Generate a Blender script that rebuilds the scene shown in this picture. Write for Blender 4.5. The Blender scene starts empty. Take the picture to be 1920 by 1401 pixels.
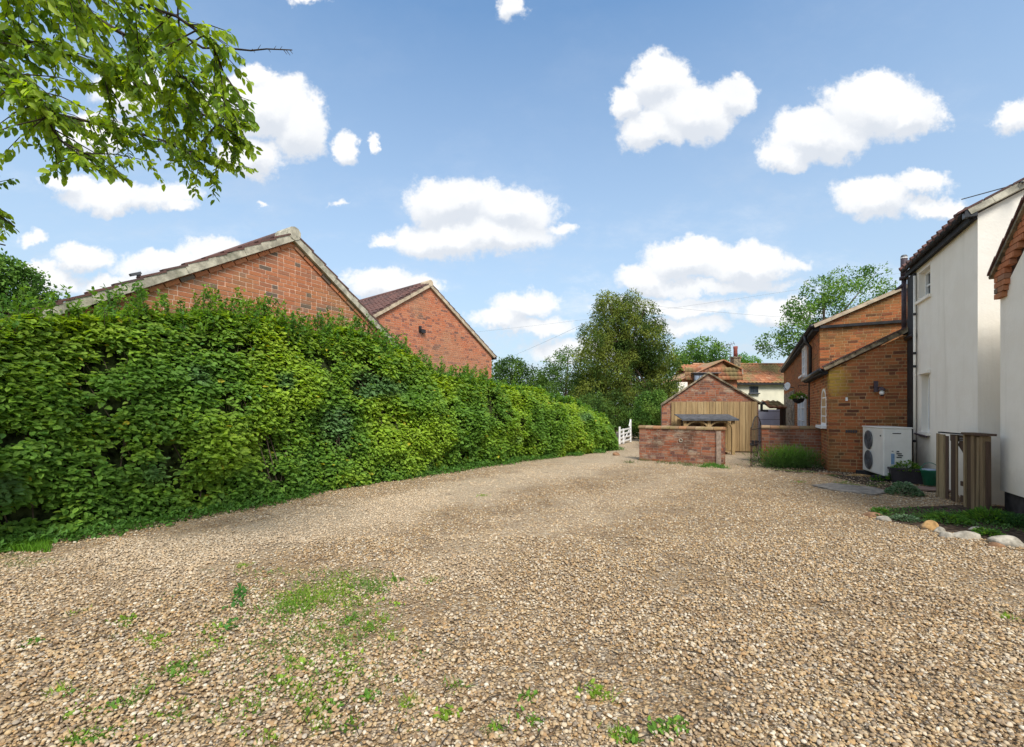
import bpy, math, random
import numpy as np
from mathutils import Vector, Matrix
R = math.radians
rng = np.random.default_rng(7)
random.seed(7)
S = bpy.context.scene
COL = S.collection
EYE = 1.4                      # eye height of the photographer, metres
FPX, CX, HY = 850.0, 960.0, 770.0   # focal length in photo pixels, centre column, horizon row

# ------------------------------------------------------------------ camera
cd = bpy.data.cameras.new('camera'); cam = bpy.data.objects.new('camera', cd); COL.objects.link(cam)
cam.location = (0, 0, EYE); cam.rotation_euler = (R(90), 0, 0)
cd.sensor_width = 36; cd.lens = FPX / 1920 * 36; cd.shift_y = (HY - 700.5) / 1920
cd.clip_start = 0.05; cd.clip_end = 2000
S.camera = cam
# ------------------------------------------------------------------ view + render settings
S.view_settings.view_transform = 'Standard'; S.view_settings.look = 'None'
S.view_settings.exposure = 1.58; S.view_settings.gamma = 1
S.view_settings.use_curve_mapping = False
S.render.engine = 'CYCLES'
S.cycles.max_bounces = 7; S.cycles.diffuse_bounces = 4; S.cycles.transmission_bounces = 4
S.cycles.transparent_max_bounces = 4; S.cycles.glossy_bounces = 3
# ------------------------------------------------------------------ sun
SUN_EL, SUN_AZ = 48, 168     # azimuth clockwise from +Y (north): behind the camera
sl = bpy.data.lights.new('sun', 'SUN'); sun = bpy.data.objects.new('sun', sl); COL.objects.link(sun)
sl.energy = 1.5; sl.angle = R(20); sl.color = (1.0, 0.95, 0.87)
az = R(SUN_AZ); el = R(SUN_EL)
sd = Vector((math.sin(az) * math.cos(el), math.cos(az) * math.cos(el), math.sin(el)))
sun.rotation_euler = sd.to_track_quat('Z', 'Y').to_euler()
# ------------------------------------------------------------------ world
wd = bpy.data.worlds.new('World'); S.world = wd; wd.use_nodes = True
nt = wd.node_tree; nt.nodes.clear()
def N(t, typ, **kw):
    n = t.nodes.new(typ)
    for k, v in kw.items(): setattr(n, k, v)
    return n
def setin(t, n, i, v):
    if isinstance(v, bpy.types.NodeSocket): t.links.new(v, n.inputs[i])
    elif v is not None: n.inputs[i].default_value = v
def math_(t, op, a, b=None, c=None, clamp=False):
    n = N(t, 'ShaderNodeMath', operation=op, use_clamp=clamp)
    for i, v in enumerate((a, b, c)):
        if v is not None: setin(t, n, i, v)
    return n.outputs[0]
def vmath(t, op, a, b=None, out=0):
    n = N(t, 'ShaderNodeVectorMath', operation=op)
    setin(t, n, 0, a)
    if b is not None: setin(t, n, 1, b)
    return n.outputs[out]
def maprange(t, v, a, b, c=0.0, d=1.0, smooth=True):
    n = N(t, 'ShaderNodeMapRange', interpolation_type='SMOOTHSTEP' if smooth else 'LINEAR')
    for i, x in enumerate((v, a, b, c, d)): setin(t, n, i, x)
    return n.outputs[0]
def mixc(t, f, a, b, blend='MIX'):
    n = N(t, 'ShaderNodeMix', data_type='RGBA', blend_type=blend)
    setin(t, n, 0, f)
    for i, v in ((6, a), (7, b)):
        if isinstance(v, tuple) and len(v) == 3: v = (*v, 1)
        setin(t, n, i, v)
    return n.outputs[2]
def noise(t, vec, scale, detail=4, rough=0.55, out=0):
    n = N(t, 'ShaderNodeTexNoise'); setin(t, n, 'Vector', vec)
    n.inputs['Scale'].default_value = scale; n.inputs['Detail'].default_value = detail
    n.inputs['Roughness'].default_value = rough
    return n.outputs[out]

# clouds as (column, row, half width, half height) read on the sky in front; angles, so at infinity
CL = [(1240,150,62,48),(1290,205,78,60),(1230,240,60,38),(1370,170,42,34),(1180,185,36,34),
      (1640,205,105,62),(1540,255,95,48),(1480,285,60,30),(1710,220,52,40),
      (1640,365,88,38),(1730,345,52,22),(1755,388,62,20),(1900,218,42,28),
      (860,375,88,50),(950,395,92,46),(830,450,105,36),(930,440,110,36),(720,448,32,14),(1045,425,32,15),
      (1290,485,85,44),(1400,500,95,38),(1210,520,62,32),(1480,500,42,17),(1320,540,170,16),
      (500,200,85,66),(560,235,54,60),(470,300,64,40),(430,180,60,40),(1460,590,80,26),
      (235,365,118,30),(125,338,52,18),(330,383,32,11),(650,268,27,29),(705,262,9,16),(632,380,18,8),
      (715,535,62,32),(780,540,42,20),(985,572,68,28),(940,600,58,24),(1020,615,72,20),
      (410,475,72,34),(310,500,92,30),(160,478,60,28),(65,448,24,14),(90,520,72,26),(240,535,92,24),
      (955,15,30,26),(570,-6,38,14),(1260,575,150,20),(1280,610,92,18),(490,378,12,5),(480,130,40,14),
      (250,165,70,40),(180,250,80,40),(1100,655,110,22),(700,575,40,12)]
def build_field():
    g = bpy.data.node_groups.new('cloud_field', 'ShaderNodeTree')
    g.interface.new_socket('P', in_out='INPUT', socket_type='NodeSocketVector')
    g.interface.new_socket('F', in_out='OUTPUT', socket_type='NodeSocketFloat')
    gi = N(g, 'NodeGroupInput'); go = N(g, 'NodeGroupOutput')
    cur = None
    for (x, y, a, b) in CL:
        d = vmath(g, 'SUBTRACT', gi.outputs[0], ((x - CX) / FPX, (HY - y) / FPX, 0))
        d = vmath(g, 'MULTIPLY', d, (FPX / a / 1.12, FPX / b / 1.12, 0))
        l = vmath(g, 'LENGTH', d, out=1)
        f = math_(g, 'SUBTRACT', 1.0, l)
        f = math_(g, 'MULTIPLY', f, min(1.0, 0.3 + b / 55))
        cur = f if cur is None else math_(g, 'SMOOTH_MAX', cur, f, 0.12)
    g.links.new(cur, go.inputs[0])
    return g
fg = build_field()
tc = N(nt, 'ShaderNodeTexCoord'); sep = N(nt, 'ShaderNodeSeparateXYZ'); nt.links.new(tc.outputs['Generated'], sep.inputs[0])
X, Y, Z = sep.outputs
Yc = math_(nt, 'MAXIMUM', Y, 0.12)
cmb = N(nt, 'ShaderNodeCombineXYZ')
setin(nt, cmb, 0, math_(nt, 'DIVIDE', X, Yc)); setin(nt, cmb, 1, math_(nt, 'DIVIDE', Z, Yc))
uv = cmb.outputs[0]
w1 = noise(nt, uv, 5.5, 5, 0.6, out=1); w1 = vmath(nt, 'SUBTRACT', w1, (.5, .5, .5))
w2 = noise(nt, uv, 20, 4, 0.65, out=1); w2 = vmath(nt, 'SUBTRACT', w2, (.5, .5, .5))
p = vmath(nt, 'ADD', uv, vmath(nt, 'MULTIPLY', w1, (.10, .085, 0)))
p = vmath(nt, 'ADD', p, vmath(nt, 'MULTIPLY', w2, (.055, .045, 0)))
def field(pp):
    g = N(nt, 'ShaderNodeGroup'); g.node_tree = fg; nt.links.new(pp, g.inputs[0]); return g.outputs[0]
F0 = field(p)
F1 = field(vmath(nt, 'ADD', p, (0, .035, 0)))
fb = noise(nt, uv, 9, 6, 0.62)
dens = math_(nt, 'ADD', F0, math_(nt, 'MULTIPLY', math_(nt, 'SUBTRACT', fb, .5), .85))
# cloud all round beyond the listed shapes, unseen cover raised to add ambient light
dirn = tc.outputs['Generated']
nz = N(nt, 'ShaderNodeCombineXYZ'); zz = math_(nt, 'ADD', math_(nt, 'MAXIMUM', Z, 0), .35)
setin(nt, nz, 0, math_(nt, 'DIVIDE', X, zz)); setin(nt, nz, 1, math_(nt, 'DIVIDE', Y, zz))
gen = noise(nt, nz.outputs[0], 2.1, 7, 0.55)
dens_g = math_(nt, 'MULTIPLY', math_(nt, 'SUBTRACT', gen, .49), 4.0)
# region covered by the list of shapes
ux = math_(nt, 'ABSOLUTE', cmb.outputs[0]) if False else None
s2 = N(nt, 'ShaderNodeSeparateXYZ'); nt.links.new(uv, s2.inputs[0])
inx = maprange(nt, math_(nt, 'ABSOLUTE', s2.outputs[0]), 1.15, 1.4, 1, 0)
inz = maprange(nt, s2.outputs[1], .93, 1.15, 1, 0)
iny = maprange(nt, Y, .12, .3, 0, 1)
inside = math_(nt, 'MULTIPLY', math_(nt, 'MULTIPLY', inx, inz), iny)
mixd = N(nt, 'ShaderNodeMix', data_type='FLOAT'); setin(nt, mixd, 0, inside); setin(nt, mixd, 2, dens_g); setin(nt, mixd, 3, dens)
w3 = noise(nt, uv, 48, 5, .7)
md_ = math_(nt, 'ADD', mixd.outputs[0], math_(nt, 'MULTIPLY', math_(nt, 'SUBTRACT', w3, .5), .42))
cov = maprange(nt, md_, -0.10, 0.28, 0, 1)
wis = maprange(nt, noise(nt, vmath(nt, 'MULTIPLY', nz.outputs[0], (2.6, 3.4, 0)), 1.0, 8, .68), .44, .76, 0, .75)
wis = math_(nt, 'MULTIPLY', wis, maprange(nt, Z, .02, .55, 1, .08))
cov = math_(nt, 'MAXIMUM', cov, wis)
under = maprange(nt, math_(nt, 'ADD', math_(nt, 'SUBTRACT', F1, F0), math_(nt, 'MULTIPLY', math_(nt, 'SUBTRACT', fb, .5), .5)), -0.30, 0.45, 0, 1)
under = math_(nt, 'MULTIPLY', under, inside)
ccol = mixc(nt, math_(nt, 'MULTIPLY', under, .75), (0.98, 0.98, 0.975), (0.60, 0.65, 0.73))
ccol = mixc(nt, math_(nt, 'MULTIPLY', maprange(nt, fb, .35, .65, 1, 0), .22), ccol, (0.62, 0.66, 0.72))
# pale air near the horizon
hz = maprange(nt, Z, 0.0, 0.66, 1, 0, smooth=False)
hz = math_(nt, 'POWER', hz, .82)
sky = N(nt, 'ShaderNodeTexSky', sky_type='NISHITA', sun_disc=False)
sky.sun_elevation = R(SUN_EL); sky.sun_rotation = R(SUN_AZ); sky.air_density = 1.1; sky.dust_density = 0.6; sky.ozone_density = 1.6
tint = mixc(nt, 1.0, sky.outputs[0], (0.86, 1.0, 1.02), 'MULTIPLY')
bg1 = N(nt, 'ShaderNodeBackground'); setin(nt, bg1, 0, tint); bg1.inputs[1].default_value = 0.080
bg2 = N(nt, 'ShaderNodeBackground'); setin(nt, bg2, 0, ccol); bg2.inputs[1].default_value = 0.375
bg3 = N(nt, 'ShaderNodeBackground'); bg3.inputs[0].default_value = (0.58, 0.69, 0.82, 1); bg3.inputs[1].default_value = 0.315
m0 = N(nt, 'ShaderNodeMixShader'); setin(nt, m0, 0, math_(nt, 'MULTIPLY', hz, .92)); nt.links.new(bg1.outputs[0], m0.inputs[1]); nt.links.new(bg3.outputs[0], m0.inputs[2])
m1 = N(nt, 'ShaderNodeMixShader'); setin(nt, m1, 0, math_(nt, 'MULTIPLY', cov, .96)); nt.links.new(m0.outputs[0], m1.inputs[1]); nt.links.new(bg2.outputs[0], m1.inputs[2])
wo = N(nt, 'ShaderNodeOutputWorld'); nt.links.new(m1.outputs[0], wo.inputs[0])
wd.cycles.sampling_method = 'MANUAL'; wd.cycles.sample_map_resolution = 1024

# ------------------------------------------------------------------ helpers
def V2(a): return np.array(a, float)
def gp(x, y):                       # ground point seen at photo pixel
    D = EYE * FPX / (y - HY); return ((x - CX) / FPX * D, D)
def at(x, y, D):                    # point at distance D in front
    return ((x - CX) / FPX * D, D, EYE + (HY - y) / FPX * D)
def thing(name, label, cat, loc=(0, 0, 0), group=None):
    o = bpy.data.objects.new(name, None); COL.objects.link(o); o.location = loc
    o['label'] = label; o['category'] = cat; o.empty_display_size = .1
    if group: o['group'] = group
    return o
def tag(o, label, cat, group=None):
    o['label'] = label; o['category'] = cat
    if group: o['group'] = group
    return o
def setmats(me, mat):
    me.materials.append(mat)
class MB:
    def __init__(s): s.v = []; s.f = []; s.t = []; s.sm = False
    def add(s, vs, fs, t=None):
        b = len(s.v); s.v += [tuple(x) for x in vs]; s.f += [tuple(b + i for i in f) for f in fs]
        s.t += [random.random() if t is None else t] * len(vs)
    def box(s, c, ax, ay, az, t=None):        # centre + three half axes
        c, ax, ay, az = (Vector(q) for q in (c, ax, ay, az))
        vs = [c + i * ax + j * ay + k * az for k in (-1, 1) for j in (-1, 1) for i in (-1, 1)]
        s.add(vs, [(0,2,3,1),(4,5,7,6),(0,1,5,4),(2,6,7,3),(0,4,6,2),(1,3,7,5)], t)
    def abox(s, x0, x1, y0, y1, z0, z1, t=None):
        s.box(((x0+x1)/2,(y0+y1)/2,(z0+z1)/2), ((x1-x0)/2,0,0), (0,(y1-y0)/2,0), (0,0,(z1-z0)/2), t)
    def bar(s, a, b, w, h=None, up=(0,0,1), t=None):
        a, b = Vector(a), Vector(b); d = (b - a); L = d.length; d.normalize(); h = h or w
        sd_ = d.cross(Vector(up))
        if sd_.length < 1e-4: sd_ = Vector((1,0,0))
        sd_.normalize(); u_ = sd_.cross(d)
        s.box((a + b) / 2, d * L / 2, sd_ * w / 2, u_ * h / 2, t)
    def tube(s, pts, rad, seg=8, cap=True, t=None):
        pts = [Vector(q) for q in pts]; n = len(pts)
        if not hasattr(rad, '__len__'): rad = [rad] * n
        vs = []; prev = None
        for i, q in enumerate(pts):
            d = (pts[min(i+1, n-1)] - pts[max(i-1, 0)])
            d = d.normalized() if d.length > 1e-9 else Vector((0,0,1))
            a = prev if prev is not None else (Vector((0,0,1)) if abs(d.z) < .9 else Vector((1,0,0)))
            a = (a - d * a.dot(d)).normalized(); b = d.cross(a); prev = a
            for k in range(seg):
                an = 2 * math.pi * k / seg
                vs.append(q + (a * math.cos(an) + b * math.sin(an)) * rad[i])
        fs = [(i*seg+k, i*seg+(k+1)%seg, (i+1)*seg+(k+1)%seg, (i+1)*seg+k) for i in range(n-1) for k in range(seg)]
        if cap: fs += [tuple(range(seg))[::-1], tuple((n-1)*seg+k for k in range(seg))]
        s.add(vs, fs, t)
    def lathe(s, c, prof, seg=16, t=None):    # prof [(r,z)]
        vs = []; c = Vector(c)
        for (r, z) in prof:
            for k in range(seg):
                an = 2*math.pi*k/seg; vs.append(c + Vector((r*math.cos(an), r*math.sin(an), z)))
        n = len(prof)
        fs = [(i*seg+k, i*seg+(k+1)%seg, (i+1)*seg+(k+1)%seg, (i+1)*seg+k) for i in range(n-1) for k in range(seg)]
        fs += [tuple(range(seg))[::-1], tuple((n-1)*seg+k for k in range(seg))]
        s.add(vs, fs, t)
    def prism(s, poly, o, a, b, n, d0, d1, t=None):   # 2D polygon in axes a,b at o, extruded along n
        o, a, b, n = (Vector(q) for q in (o, a, b, n)); k = len(poly)
        vs = [o + a*x + b*y + n*d0 for x, y in poly] + [o + a*x + b*y + n*d1 for x, y in poly]
        fs = [tuple(range(k))[::-1], tuple(range(k, 2*k))] + [(i, (i+1)%k, k+(i+1)%k, k+i) for i in range(k)]
        s.add(vs, fs, t)
    def build(s, name, mat, parent=None, kind=None, smooth=False, loc=None, label=None):
        off = Vector(parent_loc(parent)) if parent else Vector(loc or (0,0,0))
        me = bpy.data.meshes.new(name)
        me.from_pydata([tuple(Vector(q) - off) for q in s.v], [], s.f)
        at_ = me.attributes.new('tint', 'FLOAT', 'POINT'); at_.data.foreach_set('value', s.t)
        bm_fix(me)
        if smooth: me.polygons.foreach_set('use_smooth', [True]*len(me.polygons))
        setmats(me, mat)
        o = bpy.data.objects.new(name, me); COL.objects.link(o)
        if parent: o.parent = parent
        else: o.location = off
        if kind: o['kind'] = kind
        if label: o['label'] = label
        return o
import bmesh
def bm_fix(me):
    b = bmesh.new(); b.from_mesh(me); bmesh.ops.recalc_face_normals(b, faces=b.faces); b.to_mesh(me); b.free()
def parent_loc(p):
    l = Vector((0,0,0))
    while p is not None: l += Vector(p.location); p = p.parent
    return l
def place(name, me, parent, M):
    o = bpy.data.objects.new(name, me); COL.objects.link(o); o.parent = parent
    M = M.copy(); M.translation = M.translation - parent_loc(parent); o.matrix_basis = M
    return o

# value noise for placing things
_perm = np.random.default_rng(3).random((64, 64, 64))
def vnoise(P, sc):
    P = np.asarray(P) * sc + 1000.0; i = np.floor(P).astype(int); f = P - i; f = f*f*(3-2*f); r = 0
    for dx in (0,1):
        for dy in (0,1):
            for dz in (0,1):
                w = np.where(dx, f[...,0], 1-f[...,0]) * np.where(dy, f[...,1], 1-f[...,1]) * np.where(dz, f[...,2], 1-f[...,2])
                r = r + w * _perm[(i[...,0]+dx)%64, (i[...,1]+dy)%64, (i[...,2]+dz)%64]
    return r
def nrm(a): return a / np.maximum(np.linalg.norm(a, axis=-1, keepdims=True), 1e-9)
LEAF = np.array([(0,0,0),(.3,.26,.07),(.7,.2,.05),(1,0,-.08),(.7,-.2,.05),(.3,-.26,.07)], float)
LF6 = [(0,1,2,3),(0,3,4,5)]
BLADE = np.array([(0,.5,0),(0,-.5,0),(1,0,0)], float)
def leaf_mesh(name, C, D, Nn, size, width, cols, shape='leaf'):
    """C centre, D direction of the midrib, Nn face normal, size length, width factor, cols (n,3)"""
    base = LEAF if shape == 'leaf' else BLADE; k = len(base); n = len(C)
    D = nrm(D); Nn = nrm(Nn - D * np.sum(Nn*D, 1, keepdims=True)); B = np.cross(Nn, D)
    s = np.broadcast_to(size, (n,))[:, None, None]; w = np.broadcast_to(width, (n,))[:, None, None]
    pts = C[:, None, :] + s * (base[None, :, 0:1] * D[:, None, :] + w * base[None, :, 1:2] * B[:, None, :] + base[None, :, 2:3] * Nn[:, None, :])
    me = bpy.data.meshes.new(name)
    me.vertices.add(n*k); me.vertices.foreach_set('co', pts.reshape(-1).astype(np.float32))
    if shape == 'leaf':
        idx = (np.arange(n)[:, None] * 6 + np.array([0,1,2,3,0,3,4,5])[None]).reshape(-1); nf, per = n*2, 4
    else:
        idx = np.arange(n*3); nf, per = n, 3
    me.loops.add(len(idx)); me.loops.foreach_set('vertex_index', idx.astype(np.int32))
    me.polygons.add(nf); me.polygons.foreach_set('loop_start', (np.arange(nf)*per).astype(np.int32))
    me.polygons.foreach_set('loop_total', np.full(nf, per, np.int32))
    me.update(calc_edges=True)
    ca = me.attributes.new('Col', 'FLOAT_COLOR', 'POINT')
    cc = np.ones((n, k, 4)); cc[:, :, :3] = cols[:, None, :]
    ca.data.foreach_set('color', cc.reshape(-1).astype(np.float32))
    return me
def leaf_obj(name, parent, mat, C, D, Nn, size, width, cols, shape='leaf', kind='stuff', loc=None):
    off = np.array(parent_loc(parent)) if parent else np.array(loc or (0,0,0))
    me = leaf_mesh(name, C - off, D, Nn, size, width, cols, shape); setmats(me, mat)
    o = bpy.data.objects.new(name, me); COL.objects.link(o)
    if parent: o.parent = parent
    else: o.location = off
    if kind: o['kind'] = kind
    return o
def rdir(n): return nrm(rng.normal(size=(n, 3)))

# ------------------------------------------------------------------ materials
def mat(name):
    m = bpy.data.materials.new(name); m.use_nodes = True; t = m.node_tree; t.nodes.clear()
    o = N(t, 'ShaderNodeOutputMaterial'); return m, t, o
def finish(t, o, col, rough=.85, bump=None, strength=.3, dist=.01, spec=.3, metal=0.0):
    p = N(t, 'ShaderNodeBsdfPrincipled'); setin(t, p, 'Base Color', (*col, 1) if isinstance(col, tuple) else col)
    setin(t, p, 'Roughness', rough); p.inputs['Specular IOR Level'].default_value = spec; p.inputs['Metallic'].default_value = metal
    if bump is not None:
        b = N(t, 'ShaderNodeBump'); b.inputs['Strength'].default_value = strength; b.inputs['Distance'].default_value = dist
        setin(t, b, 'Height', bump); t.links.new(b.outputs[0], p.inputs['Normal'])
    t.links.new(p.outputs[0], o.inputs[0]); return p
def wpos(t): return N(t, 'ShaderNodeNewGeometry').outputs['Position']
def rand_(t):
    a = N(t, 'ShaderNodeAttribute', attribute_name='tint'); oi = N(t, 'ShaderNodeObjectInfo')
    return math_(t, 'FRACT', math_(t, 'ADD', math_(t, 'MULTIPLY', oi.outputs['Random'], 7.31), a.outputs['Fac']))
def ramp(t, fac, stops):
    r = N(t, 'ShaderNodeValToRGB'); setin(t, r, 0, fac); e = r.color_ramp.elements
    while len(e) > 1: e.remove(e[-1])
    e[0].position = stops[0][0]; e[0].color = (*stops[0][1], 1)
    for p_, c in stops[1:]:
        k = e.new(p_); k.color = (*c, 1)
    return r.outputs[0]
def simple(name, col, rough=.7, var=.12, sc=6, bump=.15, spec=.3, metal=0.0, col2=None):
    m, t, o = mat(name); P = wpos(t)
    n = noise(t, P, sc, 6, .6); n2 = noise(t, P, sc*9, 3, .6)
    dark = tuple(c*(1-var*2) for c in col); lite = tuple(min(1, c*(1+var)) for c in col)
    c = mixc(t, maprange(t, n, .3, .7), dark, lite)
    if col2: c = mixc(t, maprange(t, noise(t, P, sc*.6, 5, .65), .5, .68), c, col2)
    finish(t, o, c, rough, n2, bump, .004, spec, metal); return m
def brick_mat(name, stops, dirt=None, dirt_amt=.5, dsc=1.3, moss=None, wash=None, wash_r=(.52,.7), wsc=1.7, dth=(.45,.65)):
    m, t, o = mat(name); P = wpos(t); r = rand_(t)
    c = ramp(t, r, stops)
    g = noise(t, P, 60, 4, .7); c = mixc(t, math_(t, 'MULTIPLY', maprange(t, g, .3, .75), .35), c, tuple(x*.6 for x in stops[0][1]))
    if dirt: c = mixc(t, math_(t, 'MULTIPLY', maprange(t, noise(t, P, dsc, 6, .65), *dth), dirt_amt), c, dirt)
    if wash:
        n = noise(t, vmath(t, 'MULTIPLY', P, (1,1,1.7)), wsc, 7, .7)
        c = mixc(t, math_(t, 'MULTIPLY', maprange(t, n, *wash_r), .8), c, wash)
    if moss:
        cen, rad, mc = moss
        d = vmath(t, 'LENGTH', vmath(t, 'MULTIPLY', vmath(t, 'SUBTRACT', P, cen), (1,1,.75)), out=1)
        d = math_(t, 'ADD', d, math_(t, 'MULTIPLY', math_(t, 'SUBTRACT', noise(t, P, 9, 5, .7), .5), rad*1.6))
        c = mixc(t, math_(t, 'MULTIPLY', maprange(t, d, rad*.3, rad, 1, 0), .65), c, mc)
    finish(t, o, c, .9, math_(t, 'ADD', noise(t, P, 45, 5, .7), g), .5, .006, .15); return m
def mortar(name, col): return simple(name, col, .95, .15, 14, .5, .1)
def leaf_mat(name, trans=.35, rough=.45, gain=1.0, spec=.35):
    m, t, o = mat(name)
    a = N(t, 'ShaderNodeAttribute', attribute_name='Col'); c = a.outputs['Color']
    n = noise(t, wpos(t), 30, 3, .6); c = mixc(t, math_(t, 'MULTIPLY', maprange(t, n, .35, .65), .3), c, (.02,.05,.01))
    p = N(t, 'ShaderNodeBsdfPrincipled'); setin(t, p, 'Base Color', c); p.inputs['Roughness'].default_value = rough; p.inputs['Specular IOR Level'].default_value = spec
    tr = N(t, 'ShaderNodeBsdfTranslucent'); hs = N(t, 'ShaderNodeHueSaturation'); setin(t, hs, 'Color', c)
    hs.inputs['Value'].default_value = 1.5; hs.inputs['Saturation'].default_value = 1.1; hs.inputs['Hue'].default_value = .49
    t.links.new(hs.outputs[0], tr.inputs[0])
    ms = N(t, 'ShaderNodeMixShader'); ms.inputs[0].default_value = trans
    t.links.new(p.outputs[0], ms.inputs[1]); t.links.new(tr.outputs[0], ms.inputs[2]); t.links.new(ms.outputs[0], o.inputs[0])
    return m
M = {}
M['leaf'] = leaf_mat('leaves', .42, .58, spec=.2)
M['leaf_far'] = leaf_mat('leaves_far', .3, .7, spec=.1)
M['leaf_sky'] = leaf_mat('leaves_overhead', .5, .5, spec=.3)
M['bark'] = simple('bark', (.10,.075,.05), .95, .3, 12, .8)
M['twig'] = simple('dark_bark', (.055,.042,.03), .95, .3, 12, .8)
M['core'] = simple('hedge_core_shade', (.05,.065,.025), 1, .5, 9, 1, .0)
M['render'] = simple('white_render', (.82,.775,.695), .9, .018, 2.2, .35, .1)
def render_mat():
    m, t, o = mat('limewashed_render'); P = wpos(t)
    n = noise(t, P, 2.0, 6, .6); st = noise(t, vmath(t, 'MULTIPLY', P, (3.4, 3.4, .28)), 1.0, 6, .65); fine = noise(t, P, 26, 4, .6)
    c = mixc(t, maprange(t, n, .35, .65), (.83,.775,.675), (.87,.82,.725))
    c = mixc(t, math_(t, 'MULTIPLY', maprange(t, st, .50, .74), .34), c, (.60,.55,.45))
    z = N(t, 'ShaderNodeSeparateXYZ'); t.links.new(P, z.inputs[0])
    lo = maprange(t, math_(t, 'ADD', z.outputs[2], math_(t, 'MULTIPLY', math_(t, 'SUBTRACT', noise(t, P, 5, 5, .7), .5), .7)), .25, .8, .38, 0)
    c = mixc(t, lo, c, (.42,.36,.27)); finish(t, o, c, .92, math_(t, 'ADD', fine, math_(t, 'MULTIPLY', n, 2)), .5, .006, .1); return m
M['render'] = render_mat()
M['render2'] = simple('cream_render', (.74,.70,.54), .9, .05, 2, .3, .1)
M['plinth'] = simple('black_plinth', (.05,.045,.045), .9, .3, 6, .5)
M['black'] = simple('black_paint', (.018,.018,.02), .4, .2, 6, .1, .5)
M['blackmatt'] = simple('black_board', (.03,.03,.032), .75, .25, 6, .2, .25)
M['whitep'] = simple('white_paint', (.80,.80,.78), .4, .04, 6, .05, .4)
M['glass'] = simple('window_glass', (.03,.04,.05), .18, .1, 3, 0, .25)
M['glass_pale'] = simple('window_with_net', (.30,.36,.45), .1, .3, 7, 0, .8)
M['verge'] = simple('verge_mortar', (.50,.46,.36), .95, .22, 7, .7, .1, col2=(.24,.23,.17))
M['verge2'] = simple('verge_cement', (.52,.42,.30), .95, .18, 5, .5, .1)
M['darkverge'] = simple('verge_lichened', (.26,.21,.14), .95, .35, 9, .7, .1, col2=(.10,.09,.07))
M['iron'] = simple('iron', (.03,.026,.026), .6, .3, 20, .3)
M['rust'] = simple('rusty_iron', (.10,.05,.03), .8, .4, 20, .4)
M['lead'] = simple('lead_grey', (.12,.125,.13), .6, .2, 8, .2)
M['plasticw'] = simple('pump_casing', (.66,.65,.60), .4, .04, 3, .02, .4)
M['plasticg'] = simple('green_plastic', (.012,.16,.09), .35, .1, 4, .05, .5)
M['plasticb'] = simple('dark_plastic', (.035,.03,.035), .5, .2, 5, .1, .4)
M['grille'] = simple('fan_shadow_grey', (.14,.125,.135), .6, .15, 6, 0)
M['blue'] = simple('blue_sticker', (.16,.27,.42), .5, .1, 20, 0)
M['ink'] = simple('dark_ink', (.05,.05,.055), .5, .1, 20, 0)
M['purple'] = simple('cast_iron_soil_pipe', (.075,.055,.065), .6, .2, 9, .3)
M['flint'] = None
tstops = [(0,(.42,.17,.085)),(.3,(.36,.15,.08)),(.55,(.50,.24,.13)),(.8,(.27,.12,.075)),(1,(.52,.30,.18))]
M['pantile'] = brick_mat('pantile', tstops, (.22,.20,.09), .8, .9, dth=(.44,.62))
M['tile_dark'] = brick_mat('concrete_tile', [(0,(.14,.075,.065)),(.5,(.19,.10,.085)),(1,(.12,.08,.075))], (.06,.05,.05), .5)
M['brick1'] = brick_mat('brick_warm', [(0,(.50,.185,.085)),(.35,(.43,.16,.08)),(.6,(.53,.215,.11)),(.82,(.37,.145,.08)),(.93,(.31,.18,.12)),(.965,(.12,.11,.09)),(1,(.15,.12,.1))], (.27,.19,.09), .35, .9)
M['mort1'] = mortar('mortar_pink', (.80,.58,.43))
M['brick2'] = brick_mat('brick_orange', [(0,(.56,.185,.09)),(.35,(.49,.165,.085)),(.6,(.58,.24,.13)),(.85,(.33,.12,.08)),(.95,(.22,.10,.08)),(1,(.13,.08,.07))], (.36,.22,.13), .5, .5, wash=(.45,.34,.26), wash_r=(.58,.78))
M['mort2'] = mortar('mortar_sand', (.58,.40,.29))
M['brick3'] = brick_mat('brick_ochre', [(0,(.40,.125,.05)),(.3,(.44,.16,.06)),(.55,(.34,.12,.05)),(.8,(.25,.09,.045)),(.92,(.10,.045,.03)),(1,(.31,.15,.06))], (.19,.12,.04), .55, 1.6, moss=((7.42, 10.4, 2.08), .36, (.36,.26,.04)))
M['mort3'] = mortar('mortar_ochre', (.50,.33,.17))
M['brick4'] = brick_mat('brick_old_red', [(0,(.36,.12,.06)),(.35,(.25,.085,.045)),(.6,(.35,.17,.10)),(.85,(.19,.08,.06)),(1,(.13,.075,.065))], (.10,.06,.04), .75, 1.6, wash=(.40,.32,.23), wash_r=(.50,.68), wsc=3.0)
M['mort4'] = mortar('mortar_old', (.34,.25,.19))
M['coping'] = brick_mat('coping_brick', [(0,(.38,.19,.09)),(.4,(.30,.16,.09)),(.7,(.34,.24,.14)),(1,(.22,.14,.08))], (.20,.17,.06), .6, 2.4)
def wood_mat(name, stops, sc=1.0, vert=True):
    m, t, o = mat(name); P = wpos(t); r = rand_(t)
    st = vmath(t, 'MULTIPLY', P, (38, 38, 2.0) if vert else (8, 8, 40))
    st = vmath(t, 'ADD', st, N_comb(t, r))
    n = noise(t, st, 1.0, 5, .6); c = ramp(t, r, stops)
    c = mixc(t, math_(t, 'MULTIPLY', maprange(t, n, .35, .7), .55), c, tuple(x*.42 for x in stops[0][1]))
    d = noise(t, vmath(t, 'MULTIPLY', P, (3.2, 3.2, .35)), 1.0, 4, .6)
    c = mixc(t, math_(t, 'MULTIPLY', maprange(t, d, .48, .68), .5), c, (.13,.085,.045))
    finish(t, o, c, .85, n, .5, .004, .15); return m
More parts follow.
